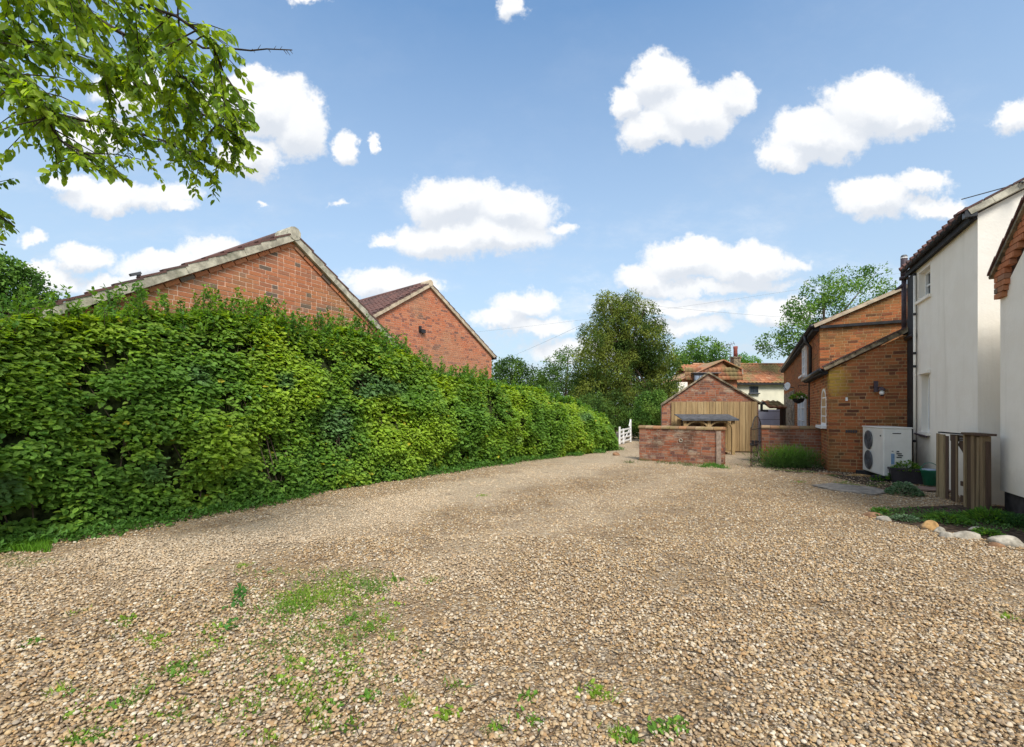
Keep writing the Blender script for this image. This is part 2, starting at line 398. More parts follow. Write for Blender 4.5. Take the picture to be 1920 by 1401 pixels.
def N_comb(t, r):
    n = N(t, 'ShaderNodeCombineXYZ'); setin(t, n, 0, math_(t, 'MULTIPLY', r, 31)); setin(t, n, 2, math_(t, 'MULTIPLY', r, 17)); return n.outputs[0]
M['board'] = wood_mat('new_timber', [(0,(.40,.27,.125)),(.4,(.46,.33,.17)),(.7,(.34,.225,.11)),(1,(.42,.29,.145))])
M['oldwood'] = wood_mat('old_timber', [(0,(.28,.20,.11)),(.4,(.36,.275,.155)),(.7,(.22,.155,.09)),(1,(.32,.245,.14))])
M['darkwood'] = wood_mat('dark_timber', [(0,(.085,.055,.04)),(.5,(.11,.07,.05)),(1,(.07,.05,.035))])
M['deck'] = wood_mat('weathered_board', [(0,(.26,.17,.14)),(1,(.32,.22,.18))], vert=False)
M['stone'] = simple('pale_stone', (.42,.375,.30), .9, .25, 12, .8, .15, col2=(.30,.26,.20))
M['stone_o'] = simple('orange_stone', (.48,.29,.12), .9, .25, 12, .8, .15, col2=(.30,.22,.14))
M['stone_b'] = simple('brown_stone', (.28,.16,.09), .9, .25, 12, .8, .15)
M['wire'] = simple('weathered_cable', (.30,.31,.33), .8, .1, 5, 0)
M['soil'] = simple('soil', (.085,.06,.042), 1, .4, 14, 1, .05)
M['slate'] = simple('slate_grey', (.085,.09,.10), .7, .2, 7, .3, .3)
M['slab'] = simple('grey_slab', (.27,.235,.195), .9, .2, 12, .6, .1)
def flint_mat():
    m, t, o = mat('flint_stone'); r = rand_(t)
    c = ramp(t, r, [(0,(.30,.26,.20)),(.3,(.12,.11,.11)),(.6,(.42,.38,.32)),(.8,(.20,.15,.11)),(1,(.34,.25,.17))])
    finish(t, o, c, .7, noise(t, wpos(t), 40, 3, .6), .4, .005); return m
M['flint'] = flint_mat()
def leafpart_mat(name, stops):
    m, t, o = mat(name); r = rand_(t); c = ramp(t, r, stops)
    p = N(t, 'ShaderNodeBsdfPrincipled'); setin(t, p, 'Base Color', c); p.inputs['Roughness'].default_value = .42
    tr = N(t, 'ShaderNodeBsdfTranslucent'); c2 = mixc(t, 1.0, c, (1.55,1.6,.9), 'MULTIPLY'); t.links.new(c2, tr.inputs[0])
    ms = N(t, 'ShaderNodeMixShader'); ms.inputs[0].default_value = .42
    t.links.new(p.outputs[0], ms.inputs[1]); t.links.new(tr.outputs[0], ms.inputs[2]); t.links.new(ms.outputs[0], o.inputs[0]); return m
M['leafpart'] = leafpart_mat('single_leaf', [(0,(.17,.29,.025)),(.5,(.28,.40,.04)),(1,(.38,.48,.06))])
M['leafpart_h'] = leafpart_mat('hedge_leaf', [(0,(.06,.17,.03)),(.5,(.12,.26,.035)),(.85,(.2,.34,.04)),(1,(.3,.4,.06))])

# gravel
PEB = [(0,(.36,.20,.08)),(.14,(.52,.37,.19)),(.28,(.17,.095,.045)),(.42,(.60,.49,.33)),(.54,(.38,.245,.115)),(.66,(.17,.145,.12)),(.76,(.46,.27,.10)),(.88,(.70,.62,.48)),(1,(.27,.22,.17))]
def sand(t, P):
    w = noise(t, P, .8, 5, .65, out=1); q = vmath(t, 'ADD', P, vmath(t, 'MULTIPLY', vmath(t, 'SUBTRACT', w, (.5,.5,.5)), (2.6,2.6,0)))
    d1 = math_(t, 'ABSOLUTE', vmath(t, 'DOT_PRODUCT', vmath(t, 'SUBTRACT', q, (-3.0, 5.0, 0)), (.809,-.588,0), out=1))
    d2 = math_(t, 'ABSOLUTE', vmath(t, 'DOT_PRODUCT', vmath(t, 'SUBTRACT', q, (.3, 5.4, 0)), (.78,-.62,0), out=1))
    f = math_(t, 'MAXIMUM', maprange(t, d1, .3, 1.35, 1, 0), math_(t, 'MULTIPLY', maprange(t, d2, .1, .8, 1, 0), .55))
    far = maprange(t, vmath(t, 'DOT_PRODUCT', q, (0,1,0), out=1), 8.5, 14, 0, .85)
    near = maprange(t, vmath(t, 'DOT_PRODUCT', q, (0,1,0), out=1), 2.8, 5.2, 0, 1)
    return math_(t, 'MULTIPLY', math_(t, 'MAXIMUM', f, far), near)
def gravel_mat():
    m, t, o = mat('gravel'); P = wpos(t)
    P2 = vmath(t, 'ADD', P, vmath(t, 'MULTIPLY', noise(t, P, 25, 3, .6, out=1), (.03,.03,0)))
    v = N(t, 'ShaderNodeTexVoronoi'); setin(t, v, 'Vector', P2); v.inputs['Scale'].default_value = 62
    se = N(t, 'ShaderNodeSeparateColor'); t.links.new(v.outputs['Color'], se.inputs[0])
    c = ramp(t, se.outputs[0], PEB)
    d = v.outputs['Distance']
    v3 = N(t, 'ShaderNodeTexVoronoi'); setin(t, v3, 'Vector', P2); v3.inputs['Scale'].default_value = 26
    s3 = N(t, 'ShaderNodeSeparateColor'); t.links.new(v3.outputs['Color'], s3.inputs[0])
    c = mixc(t, .45, c, ramp(t, s3.outputs[1], PEB))
    big = noise(t, P, .33, 6, .6); mid = noise(t, P, 1.7, 6, .7); sm = noise(t, P, 7, 5, .7)
    c = mixc(t, math_(t, 'MULTIPLY', maprange(t, mid, .42, .66), .55), c, (.235,.16,.095))
    c = mixc(t, math_(t, 'MULTIPLY', sand(t, P), .62), c, (.66,.53,.37))
    c = mixc(t, math_(t, 'MULTIPLY', maprange(t, sm, .52, .75), .45), c, (.22,.155,.095))
    c = mixc(t, math_(t, 'MULTIPLY', maprange(t, d, .45, .75), .55), c, (.10,.065,.04))
    h = math_(t, 'SUBTRACT', 1.0, d)
    finish(t, o, c, .9, math_(t, 'ADD', h, math_(t, 'MULTIPLY', sm, .8)), .9, .02, .1); return m
M['gravel'] = gravel_mat()
def pebble_mat():
    m, t, o = mat('pebble'); oi = N(t, 'ShaderNodeObjectInfo')
    c = mixc(t, .12, ramp(t, oi.outputs['Random'], PEB), (.46,.38,.27))
    tcn = N(t, 'ShaderNodeTexCoord'); n = noise(t, tcn.outputs['Object'], 3, 5, .65)
    c = mixc(t, math_(t, 'MULTIPLY', maprange(t, n, .4, .7), .3), c, (.24,.14,.06))
    P = wpos(t); big = noise(t, P, .33, 6, .6); mid = noise(t, P, 1.7, 6, .7)
    c = mixc(t, math_(t, 'MULTIPLY', maprange(t, mid, .46, .68), .30), c, (.20,.12,.06))
    c = mixc(t, math_(t, 'MULTIPLY', sand(t, P), .5), c, (.66,.53,.37))
    finish(t, o, c, .75, n, .2, .003, .25); return m
M['pebble'] = pebble_mat()
def grass_ground():
    m, t, o = mat('rough_grass'); P = wpos(t)
    c = mixc(t, maprange(t, noise(t, P, .8, 7, .7), .35, .65), (.045,.075,.018), (.10,.14,.035))
    finish(t, o, c, 1, noise(t, P, 20, 5, .7), .8, .05, .0); return m
M['ground'] = grass_ground()

# ------------------------------------------------------------------ the setting
u = Vector((.468, .884, 0)).normalized(); v = Vector((u.y, -u.x, 0)); UP = Vector((0, 0, 1))
mb = MB(); mb.abox(-600, 600, -40, 900, -.3, -.012); mb.build('ground', M['ground'], kind='structure')
HB = [(-60,-12.5),(-6.6,.6),(-5.35,3.4)] 
hedge_px = [(-120,1066),(0,1036),(150,1006),(330,970),(480,945),(620,918),(800,890),(900,876),(1000,862),(1100,850),(1160,843)]
hb = [gp(x, y) for x, y in hedge_px]
mb = MB()
drive = [(-7.4,-3.0)] + [(x-.5, y+.2) for x, y in hb] + [(4.3,21),(4.9,30),(13.5,30),(13,19.0),(7.6,10.3),(8.6,9.2),(6.9,4.5),(9,-3)]
mb.add([(x, y, 0.0) for x, y in drive], [tuple(range(len(drive)))[::-1]])
mb.build('gravel_drive', M['gravel'], kind='structure')
# bed soil at right
bed = [gp(*q) for q in [(1622,962),(1700,952),(1800,948),(1880,950),(2050,985),(2060,1050),(1900,1022),(1820,1008),(1745,990),(1660,978)]]
mb = MB(); mb.add([(x, y, .006) for x, y in bed], [tuple(range(len(bed)))])
mb.build('soil_bed', M['soil'], kind='structure')
strip = [gp(*q) for q in [(1430,869),(1470,863),(1560,872),(1640,893),(1700,898),(1735,932),(1690,925),(1600,905),(1545,889),(1450,884)]]
mb = MB(); mb.add([(x, y, .005) for x, y in strip], [tuple(range(len(strip)))])
mb.build('soil_strip', M['soil'], kind='structure')

# pebbles, by geometry nodes
def ico_mesh(name, seed, flat):
    r = random.Random(seed); b = bmesh.new(); bmesh.ops.create_icosphere(b, subdivisions=2, radius=1)
    ph = [r.uniform(0, 6) for _ in range(6)]
    for q in b.verts:
        c = q.co; k = 1 + .16*math.sin(2.1*c.x+ph[0]) + .13*math.sin(2.6*c.y+ph[1]) + .12*math.sin(3*c.z+ph[2]+c.x)
        q.co = Vector((c.x*k*r.uniform(.99,1.01), c.y*k*flat[0], c.z*k*flat[1]))
    me = bpy.data.meshes.new(name); b.to_mesh(me); b.free()
    me.polygons.foreach_set('use_smooth', [True]*len(me.polygons)); return me
pcol = bpy.data.collections.new('pebble_shapes')
for i in range(6):
    me = ico_mesh('pebble_shape', i, (random.uniform(.65,.95), random.uniform(.4,.62))); me.materials.append(M['pebble'])
    pcol.objects.link(bpy.data.objects.new('pebble_shape', me))
from_poly = np.array(drive)
def inpoly(x, y, poly):
    c = np.zeros(len(x), bool); n = len(poly); j = n - 1
    for i in range(n):
        xi, yi = poly[i]; xj, yj = poly[j]
        cond = ((yi > y) != (yj > y)) & (x < (xj-xi)*(y-yi)/(yj-yi+1e-12)+xi)
        c ^= cond; j = i
    return c
def scatter_zone(y0, y1, dens, r0, r1):
    A = 2*1.35*y1*(y1-y0); n = int(A*dens)
    y = rng.uniform(y0, y1, n); x = rng.uniform(-1.35*y1, 1.35*y1, n)
    k = (np.abs(x) < 1.25*y+.35) & inpoly(x, y, drive) & ~inpoly(x, y, bed)
    x, y = x[k], y[k]; q = np.stack([x, y, x*0], 1); bare = vnoise(q, 1.3)*.6 + vnoise(q+9, 4.1)*.4; k = rng.random(len(x)) > np.clip((bare-.54)*7, 0, .75); x, y = x[k], y[k]
    r = r0 + (r1-r0)*rng.random(len(x))**2.6
    return x, y, r
zs = [scatter_zone(1.45, 3.0, 4600, .0050, .0150), scatter_zone(3.0, 5.0, 3200, .0058, .0150), scatter_zone(5.0, 8.0, 1500, .0068, .0150), scatter_zone(8.0, 12.0, 420, .009, .018)]
px_ = np.concatenate([z[0] for z in zs]); py_ = np.concatenate([z[1] for z in zs]); pr_ = np.concatenate([z[2] for z in zs])
pz_ = .004 + .010*vnoise(np.stack([px_, py_, px_*0], 1), 2.2) * (py_ < 5) + rng.random(len(px_))*.006
me = bpy.data.meshes.new('pebbles'); me.vertices.add(len(px_))
me.vertices.foreach_set('co', np.stack([px_, py_, pz_], 1).reshape(-1).astype(np.float32))
a = me.attributes.new('scl', 'FLOAT', 'POINT'); a.data.foreach_set('value', pr_.astype(np.float32))
a = me.attributes.new('rot', 'FLOAT_VECTOR', 'POINT'); a.data.foreach_set('vector', (np.stack([rng.normal(0,.25,len(px_)), rng.normal(0,.25,len(px_)), rng.uniform(0,6.28,len(px_))],1)).reshape(-1).astype(np.float32))
a = me.attributes.new('pick', 'INT', 'POINT'); a.data.foreach_set('value', rng.integers(0, 6, len(px_)).astype(np.int32))
po = bpy.data.objects.new('pebbles', me); COL.objects.link(po); po['kind'] = 'stuff'
tag(po, 'loose rounded tan and brown gravel pebbles covering the drive', 'gravel')
ng = bpy.data.node_groups.new('scatter', 'GeometryNodeTree')
ng.interface.new_socket('Geometry', in_out='INPUT', socket_type='NodeSocketGeometry'); ng.interface.new_socket('Geometry', in_out='OUTPUT', socket_type='NodeSocketGeometry')
gi = ng.nodes.new('NodeGroupInput'); go = ng.nodes.new('NodeGroupOutput'); ip = ng.nodes.new('GeometryNodeInstanceOnPoints')
ci = ng.nodes.new('GeometryNodeCollectionInfo'); ci.inputs['Collection'].default_value = pcol; ci.inputs['Separate Children'].default_value = True; ci.inputs['Reset Children'].default_value = True
def na(nm, ty):
    n = ng.nodes.new('GeometryNodeInputNamedAttribute'); n.data_type = ty; n.inputs['Name'].default_value = nm; return n.outputs[0]
L = ng.links.new
L(gi.outputs[0], ip.inputs['Points']); L(ci.outputs[0], ip.inputs['Instance']); ip.inputs['Pick Instance'].default_value = True
L(na('pick', 'INT'), ip.inputs['Instance Index']); L(na('scl', 'FLOAT'), ip.inputs['Scale'])
L(na('rot', 'FLOAT_VECTOR'), ip.inputs['Rotation']); L(ip.outputs[0], go.inputs[0])
md = po.modifiers.new('scatter', 'NODES'); md.node_group = ng

# ------------------------------------------------------------------ masonry
def clip(poly, a, b):    # keep left of a->b
    out = []; n = len(poly)
    for i in range(n):
        p, q = poly[i], poly[(i+1) % n]
        sp = (b[0]-a[0])*(p[1]-a[1]) - (b[1]-a[1])*(p[0]-a[0]); sq = (b[0]-a[0])*(q[1]-a[1]) - (b[1]-a[1])*(q[0]-a[0])
        if sp >= 0: out.append(p)
        if (sp >= 0) != (sq >= 0):
            tt = sp/(sp-sq); out.append((p[0]+(q[0]-p[0])*tt, p[1]+(q[1]-p[1])*tt))
    return out
def area(p): return abs(sum(p[i][0]*p[(i+1)%len(p)][1]-p[(i+1)%len(p)][0]*p[i][1] for i in range(len(p))))/2
_bm = {}
def box_mesh(key, L, H, D, mat_):
    k = (key, round(L,4), round(H,4))
    if k not in _bm:
        m_ = MB(); m_.box((0,0,0), (L/2,0,0), (0,D/2,0), (0,0,H/2), 0.0)
        me = bpy.data.meshes.new(key); me.from_pydata(m_.v, [], m_.f); bm_fix(me); me.materials.append(mat_); _bm[k] = me
    return _bm[k]
def brickwork(root, o, a, n, poly, mt, mort, nparts=300, row=.075, Ls=(.215,.1025), holes=(), hmin=-9, wall='wall', back=.12, proud=.006, jog=.002, seed=1, far_keep=None):
    """poly (ccw) in (along a, height); o ground origin; n outward normal"""
    rr = random.Random(seed); o = Vector(o); a = Vector(a); n = Vector(n)
    w = MB(); w.prism(poly, o, a, UP, n, -back, 0.0); w.build(wall, mort, root)
    smin = min(p[0] for p in poly); smax = max(p[0] for p in poly); hmx = max(p[1] for p in poly)
    rows = int(hmx/row)+1; items = []
    for r in range(max(0, int(hmin/row)), rows):
        h0 = r*row+.007; h1 = h0+row-.014; s = smin - (.1625 if r % 2 else 0.0) - rr.choice((0, .0, .16))*(len(Ls) > 1); k = r
        while s < smax:
            Lb = Ls[k % len(Ls)]; k += 1
            if rr.random() < .12: Lb = rr.choice(Ls)
            rect = [(s, h0), (s+Lb, h0), (s+Lb, h1), (s, h1)]; s += Lb+.012
            full = True; c = rect
            for i in range(len(poly)):
                c2 = clip(c, poly[i], poly[(i+1) % len(poly)])
                if len(c2) < 3: c = []; break
                c = c2
            if len(c) < 3 or area(c) < .0004: continue
            full = abs(area(c)-area(rect)) < 1e-6
            cx_ = sum(p[0] for p in c)/len(c); cy_ = sum(p[1] for p in c)/len(c)
            if any(x0 < cx_ < x1 and y0 < cy_ < y1 for x0, x1, y0, y1 in holes): continue
            P = o + a*cx_ + UP*cy_
            d = abs(n.dot(P - Vector((0,0,EYE)))) / (P - Vector((0,0,EYE))).length**3
            items.append((-area(c)*d, full, c, rect, cx_, cy_))
    items.sort(key=lambda q: q[0])
    J = MB(); ang = math.atan2(a.y, a.x)
    for i, (_, full, c, rect, x, y) in enumerate(items):
        j = proud + rr.uniform(-jog, jog)
        if i < nparts:
            if full:
                me = box_mesh('brick_'+mt.name, rect[1][0]-rect[0][0], rect[2][1]-rect[0][1], .04, mt)
                Mx = Matrix.Rotation(ang + rr.uniform(-.004,.004), 4, 'Z'); Mx.translation = o + a*x + UP*y + n*(j-.02)
                place('brick', me, root, Mx)
            else:
                b = MB(); b.prism(c, o, a, UP, n, -.03, j); b.build('brick', mt, root)
        else: J.prism(c, o, a, UP, n, -.015, j)
    if J.v: J.build('brickwork', mt, root, kind='stuff')
_tm = {}
def tile_mesh(key, tw, th, mt, curve=.035, lip=.02):
    k = (key, tw, th)
    if k in _tm: return _tm[k]
    prof = [(i/6, curve*math.sin(2*math.pi*(i/6)+.3)) for i in range(7)] if curve else [(0,0),(1,0)]
    vs = []
    for (yy, zz) in ((-.02, lip), (th*1.02, 0)):
        vs += [(x*tw, yy, z+zz) for x, z in prof]
    vs += [(x*tw, -.02, z+lip-.022) for x, z in prof]
    n = len(prof); fs = [(i, i+1, n+i+1, n+i) for i in range(n-1)] + [(i+1, i, 2*n+i, 2*n+i+1) for i in range(n-1)]
    me = bpy.data.meshes.new(key); me.from_pydata(vs, [], fs); me.materials.append(mt)
    if curve: me.polygons.foreach_set('use_smooth', [f < n-1 for f in range(len(fs))])
    _tm[k] = me; return me
def tile_roof(root, o, ax, sl, W, H, tw=.24, th=.3, mt=None, nparts=300, key='tile', curve=.035, lift=.03):
    """o lower-left corner, ax along eaves, sl up the slope"""
    o, ax, sl = Vector(o), Vector(ax).normalized(), Vector(sl).normalized(); nn = ax.cross(sl).normalized()
    if nn.z < 0: nn = -nn
    me = tile_mesh(key+mt.name, tw, th, mt, curve); items = []
    for r in range(int(round(H/th))):
        for c in range(int(round(W/tw))):
            P = o + ax*(c*tw) + sl*(r*th) + nn*lift; items.append(((P-Vector((0,0,EYE))).length, P))
    items.sort(key=lambda q: q[0]); J = MB()
    B = Matrix(((ax.x, sl.x, nn.x, 0), (ax.y, sl.y, nn.y, 0), (ax.z, sl.z, nn.z, 0), (0,0,0,1)))
    for i, (_, P) in enumerate(items):
        Q = B.copy(); Q.translation = P + nn*random.uniform(-.004,.006)
        if i < nparts: place('tile', me, root, Q)
        else: J.add([Q @ x.co for x in me.vertices], [tuple(f.vertices) for f in me.polygons])
    if J.v:
        ob = J.build('tiling', mt, root, kind='stuff')
def slab(mb, p0, p1, p2, p3, th):     # quad with thickness downwards along its normal
    P = [Vector(q) for q in (p0, p1, p2, p3)]; nn = (P[1]-P[0]).cross(P[3]-P[0]).normalized()
    if nn.z < 0: nn = -nn
    vs = P + [q - nn*th for q in P]
    mb.add(vs, [(0,1,2,3),(7,6,5,4),(0,4,5,1),(1,5,6,2),(2,6,7,3),(3,7,4,0)])

# ---- barn-like brick gables on the left
def gable_house(name, label, P0, a, H, sL, sR, hwL, hwR, depth, bm_, mm, vm, nparts, hmin, tile_left, verge_h=.17, seed=1):
    P0 = Vector((*P0, 0)); a = Vector((*a, 0)).normalized(); n = Vector((a.y, -a.x, 0))      # towards the camera's side
    root = thing(name, label, 'house', P0)
    eL, eR = H - sL*hwL, H - sR*hwR
    poly = [(-hwL, 0), (hwR, 0), (hwR, eR+.09), (0, H+.09), (-hwL, eL+.09)]
    brickwork(root, P0, a, n, poly, bm_, mm, nparts=nparts, hmin=hmin, seed=seed)
    w = MB(); bk = -n*depth
    for s_, e_ in ((-hwL, eL), (hwR, eR)):
        q = P0 + a*s_; sg = 1 if s_ < 0 else -1
        w.prism([(0,0),(depth,0),(depth,e_),(0,e_)], q - n*.12, -n, UP, a*sg, 0, .1)
    w.build('side_wall', bm_, root)
    ov = .07
    for sgn, sl_, hw, e_ in ((-1, sL, hwL, eL), (1, sR, hwR, eR)):
        hw2 = hw + .18; top = P0 + UP*(H + .02) + n*ov; low = P0 + a*sgn*hw2 + UP*(H + .02 - sl_*hw2) + n*ov
        b = MB(); slab(b, top + UP*.0, low, low + bk*1.0, top + bk*1.0, .02); 
        up_ = Vector((0,0,verge_h*.72))
        b = MB(); slab(b, top + up_ - n*.05, low + up_ - n*.05, low + up_ + bk, top + up_ + bk, .05); b.build('roof', M['tile_dark'], root)
        # cement verge under the tile edge
        b = MB(); vv = (low-top).normalized(); nn_ = vv.cross(n).normalized(); nn_ = nn_ if nn_.z > 0 else -nn_
        L_ = (low-top).length; segs = 9
        for i in range(segs):
            q0 = top + vv*(L_*i/segs); q1 = top + vv*(L_*(i+1)/segs - .004)
            h_ = verge_h*.62*(1+.05*math.sin(i*2.3))
            b.box((q0+q1)/2 + nn_*h_/2 - n*.03, vv*((q1-q0).length/2), n*(.05 + .004*(i%2)), nn_*h_/2)
        b.build('verge', vm, root)
        # verge brick course just below
        b2 = MB(); k = int(L_/.235)
        for i in range(k):
            q = top + vv*(.1+i*.235) - nn_*.05 - n*.055
            b2.box(q + vv*.1, vv*.107, n*.02, nn_*.03)
        if nparts: b2.build('verge_course', bm_, root, kind='stuff')
        # edge tiles stepping down the slope
        k = int(L_/.33)
        for i in range(k):
            b = MB(); q0 = top + vv*(i*.33+.02) + nn_*(verge_h*.62+.012) - n*.03; q1 = q0 + vv*.36
            tilt = nn_*.028
            b.box((q0+q1)/2, vv*.18 + tilt*.5, n*.06, nn_*.014); b.build('tile', M['tile_dark'], root)
    # ridge tiles
    b = MB(); q = P0 + UP*(H + verge_h*.62 + .03) + n*(ov+.03); k = 1
    for i in range(int(depth/.45)):
        c0 = q - n*(.45*i); b = MB(); b.tube([c0, c0 - n*.44], .115 if i else .125, 10); b.build('ridge_tile', vm if i == 0 else M['tile_dark'], root, smooth=False)
        if i > 22: break
    return root, P0, a, n
g1, P1, a1, n1 = gable_house('brick_barn', 'near red brick gabled barn behind the left of the hedge, pale cement verges', (-4.13, 8.5), (.5145, .8575), 4.55, .614, .66, 3.75, 3.7, 9, M['brick1'], M['mort1'], M['verge'], 300, 1.9, False, .2, 1)
g2, P2_, a2, n2 = gable_house('brick_barn', 'farther orange brick gable with small wall light, half hidden behind the near barn', (-3.075, 16.8), (.6357, .772), 5.95, .643, .652, 3.8, 3.45, 12, M['brick2'], M['mort2'], M['verge2'], 0, 1.6, True, .2, 2)
# tile field on the far barn's left slope
sl2 = (a2*1 + UP*.643).normalized(); low = P2_ - a2*3.98 + UP*(5.95 - .643*3.98 + .165) + n2*.0
tile_roof(g2, low - n2*7.2, n2, sl2, 7.2, 4.7, .24, .32, M['tile_dark'], 300, 'tile', .03, .02)
# gutter end + security light on the far gable
b = MB(); q = P2_ + a2*3.6 + UP*(5.95 - .652*3.6 + .05); b.tube([q + n2*.12, q - n2*3], .06, 8); b.build('gutter', M['black'], g2)
ql = Vector(at(787, 617, 16.45)); tl = thing('security_light', 'small dark floodlight fixed halfway up the farther brick gable', 'light', ql)
b = MB(); b.box(ql, a2*.05, n2*.05, UP*.1); b.build('bracket', M['black'], tl)
b = MB(); b.box(ql + a2*.1 - UP*.06 + n2*.05, a2*.1, n2*.05 - UP*.02, UP*.06); b.build('lamp_head', M['black'], tl)
# roof vent on near barn
qv = Vector((*(P1 + a1*-2.35)[:2], 4.55 - .614*2.35 + .20)) + n1*.0
sv = thing('roof_bracket', 'small blue grey metal bracket sticking up from the near barn verge', 'bracket', qv)
b = MB(); b.box(qv + UP*.035 - a1*.04, a1*.06 + UP*.03, n1*.03, UP*.016 - a1*.008); b.build('plate', M['slate'], sv)
b = MB(); b.box(qv + UP*.0, a1*.02, n1*.02, UP*.04); b.build('foot', M['slate'], sv)

# ------------------------------------------------------------------ right-hand brick house
A0 = Vector((7.296, 10.44, 0))
def W(su, sv, h=0): return A0 + u*su + v*sv + UP*h
bh = thing('brick_cottage', 'brown brick cottage with lean-to and black gutters beside the white house', 'house', W(0, 0))
LE, LS = 2.33, .52; LW = 1.433
brickwork(bh, W(0,0), v, -u, [(0,0),(LW,0),(LW,LE+LS*LW),(0,LE)], M['brick3'], M['mort3'], nparts=260, seed=4, wall='wall')
A_WIN = (.36, 1.26, 1.04, 1.95)
brickwork(bh, W(3.8,0), -u, -v, [(0,0),(3.8,0),(3.8,LE),(0,LE)], M['brick3'], M['mort3'], nparts=0, holes=[(3.8-A_WIN[1], 3.8-A_WIN[0], A_WIN[2]-.05, A_WIN[3])], seed=5, wall='wall', back=.1)
# quoins a little brighter come from the random brick; main house
ME = 3.75; MS = .42; a0_, a1_ = 2.49, 18.4; dv = .1
holes = [(18.4-6.71, 18.4-5.64, 2.6, 3.62), (18.4-8.57, 18.4-5.81, 0, 1.97), (0.4, 18.4-10.9, 0, 2.3)]
brickwork(bh, W(a1_, dv), -u, -v, [(0,0),(a1_-a0_,0),(a1_-a0_,ME),(0,ME)], M['brick3'], M['mort3'], nparts=0, holes=holes, seed=6, back=.2)
brickwork(bh, W(a0_, dv), v, -u, [(0,0),(6,0),(6,ME),(3,ME+MS*3),(0,ME)], M['brick3'], M['mort3'], nparts=40, seed=7, hmin=2.2, back=.2)
# roofs
def strip_roof(nm, p_low0, p_low1, up_vec, m_, th=.05):
    b = MB(); slab(b, p_low0, p_low1, Vector(p_low1)+up_vec, Vector(p_low0)+up_vec, th); return b.build(nm, m_, bh)
lsl = v*1 + UP*LS
strip_roof('lean_to_roof', W(-.07,-.12,LE-.12*LS+.1), W(3.9,-.12,LE-.12*LS+.1), lsl*(LW+.12), M['tile_dark'])
msl = v*1 + UP*MS
strip_roof('roof', W(a0_-.08, dv-.16, ME-.16*MS+.12), W(a1_, dv-.16, ME-.16*MS+.12), msl*3.16, M['tile_dark'])
b = MB(); slab(b, W(a0_-.08, dv+3, ME+3*MS+.12), W(a1_, dv+3, ME+3*MS+.12), W(a1_, dv+6.2, ME-.2*MS+.12), W(a0_-.08, dv+6.2, ME-.2*MS+.12), .05); b.build('roof', M['tile_dark'], bh)
def verge(root, p0, p1, out, m_, w=.05, h=.1, n=8):
    b = MB(); p0, p1 = Vector(p0), Vector(p1); d = (p1-p0).normalized(); L_ = (p1-p0).length; up_ = Vector(out).cross(d).normalized()
    if up_.z < 0: up_ = -up_
    for i in range(n):
        q0 = p0 + d*(L_*i/n); q1 = p0 + d*(L_*(i+1)/n-.003)
        b.box((q0+q1)/2 + up_*random.uniform(-.004,.004), d*((q1-q0).length/2), Vector(out)*(w/2+.002*(i % 2)), up_*(h/2))
    return b.build('verge', m_, root)
verge(bh, W(-.05,-.1,LE-.05+.08), W(-.05,LW,LE+LS*LW+.09), -u, M['darkverge'], .09, .09)
verge(bh, W(a0_-.06,dv-.14,ME-.0), W(a0_-.06,dv+3,ME+MS*3+.06), -u, M['verge2'], .09, .09)
# flashing tiles on top of the lean-to edge
for i in range(6):
    b = MB(); q = W(-.06,-.02+i*.25, LE+LS*(-.02+i*.25)+.15); d = (v+UP*LS).normalized(); b.box(q, d*.13, u*.06, Vector((0,0,.016))+d*.003); b.build('tile', M['tile_dark'], bh)
# horizontal lead band below the gable triangle
b = MB(); b.bar(W(a0_-.045,dv+.0,ME-.04), W(a0_-.045,dv+5,ME-.04), .08, .07); b.build('lead_band', M['blackmatt'], bh)
# gutters
def gutter(root, p0, p1, r=.055, m_=None, nm='gutter'):
    b = MB(); b.tube([p0, p1], r, 8); return b.build(nm, m_ or M['black'], root, smooth=True)
gutter(bh, W(-.06,-.17,LE-.0), W(3.9,-.17,LE-.0))
gutter(bh, W(a0_-.1,dv-.2,ME-.0), W(a1_,dv-.2,ME-.0), .06)
b = MB(); b.bar(W(a0_,dv-.09,ME-.08), W(a1_,dv-.09,ME-.08), .16, .1); b.build('soffit', M['blackmatt'], bh)
b = MB(); b.bar(W(0,-.09,LE-.05), W(3.85,-.09,LE-.05), .14, .07); b.build('soffit', M['blackmatt'], bh)
b = MB(); b.tube([W(4.0,dv-.2,ME-.05), W(4.0,dv-.2,ME-.2), W(4.0,dv-.08,ME-.4), W(4.0,dv-.08,.1)], .05, 8)
for hh in (.6, 1.5, 2.4): b.tube([W(4.0,dv-.08,hh), W(4.0,dv-.08,hh+.06)], .062, 8)
b.build('downpipe', M['black'], bh, smooth=True)
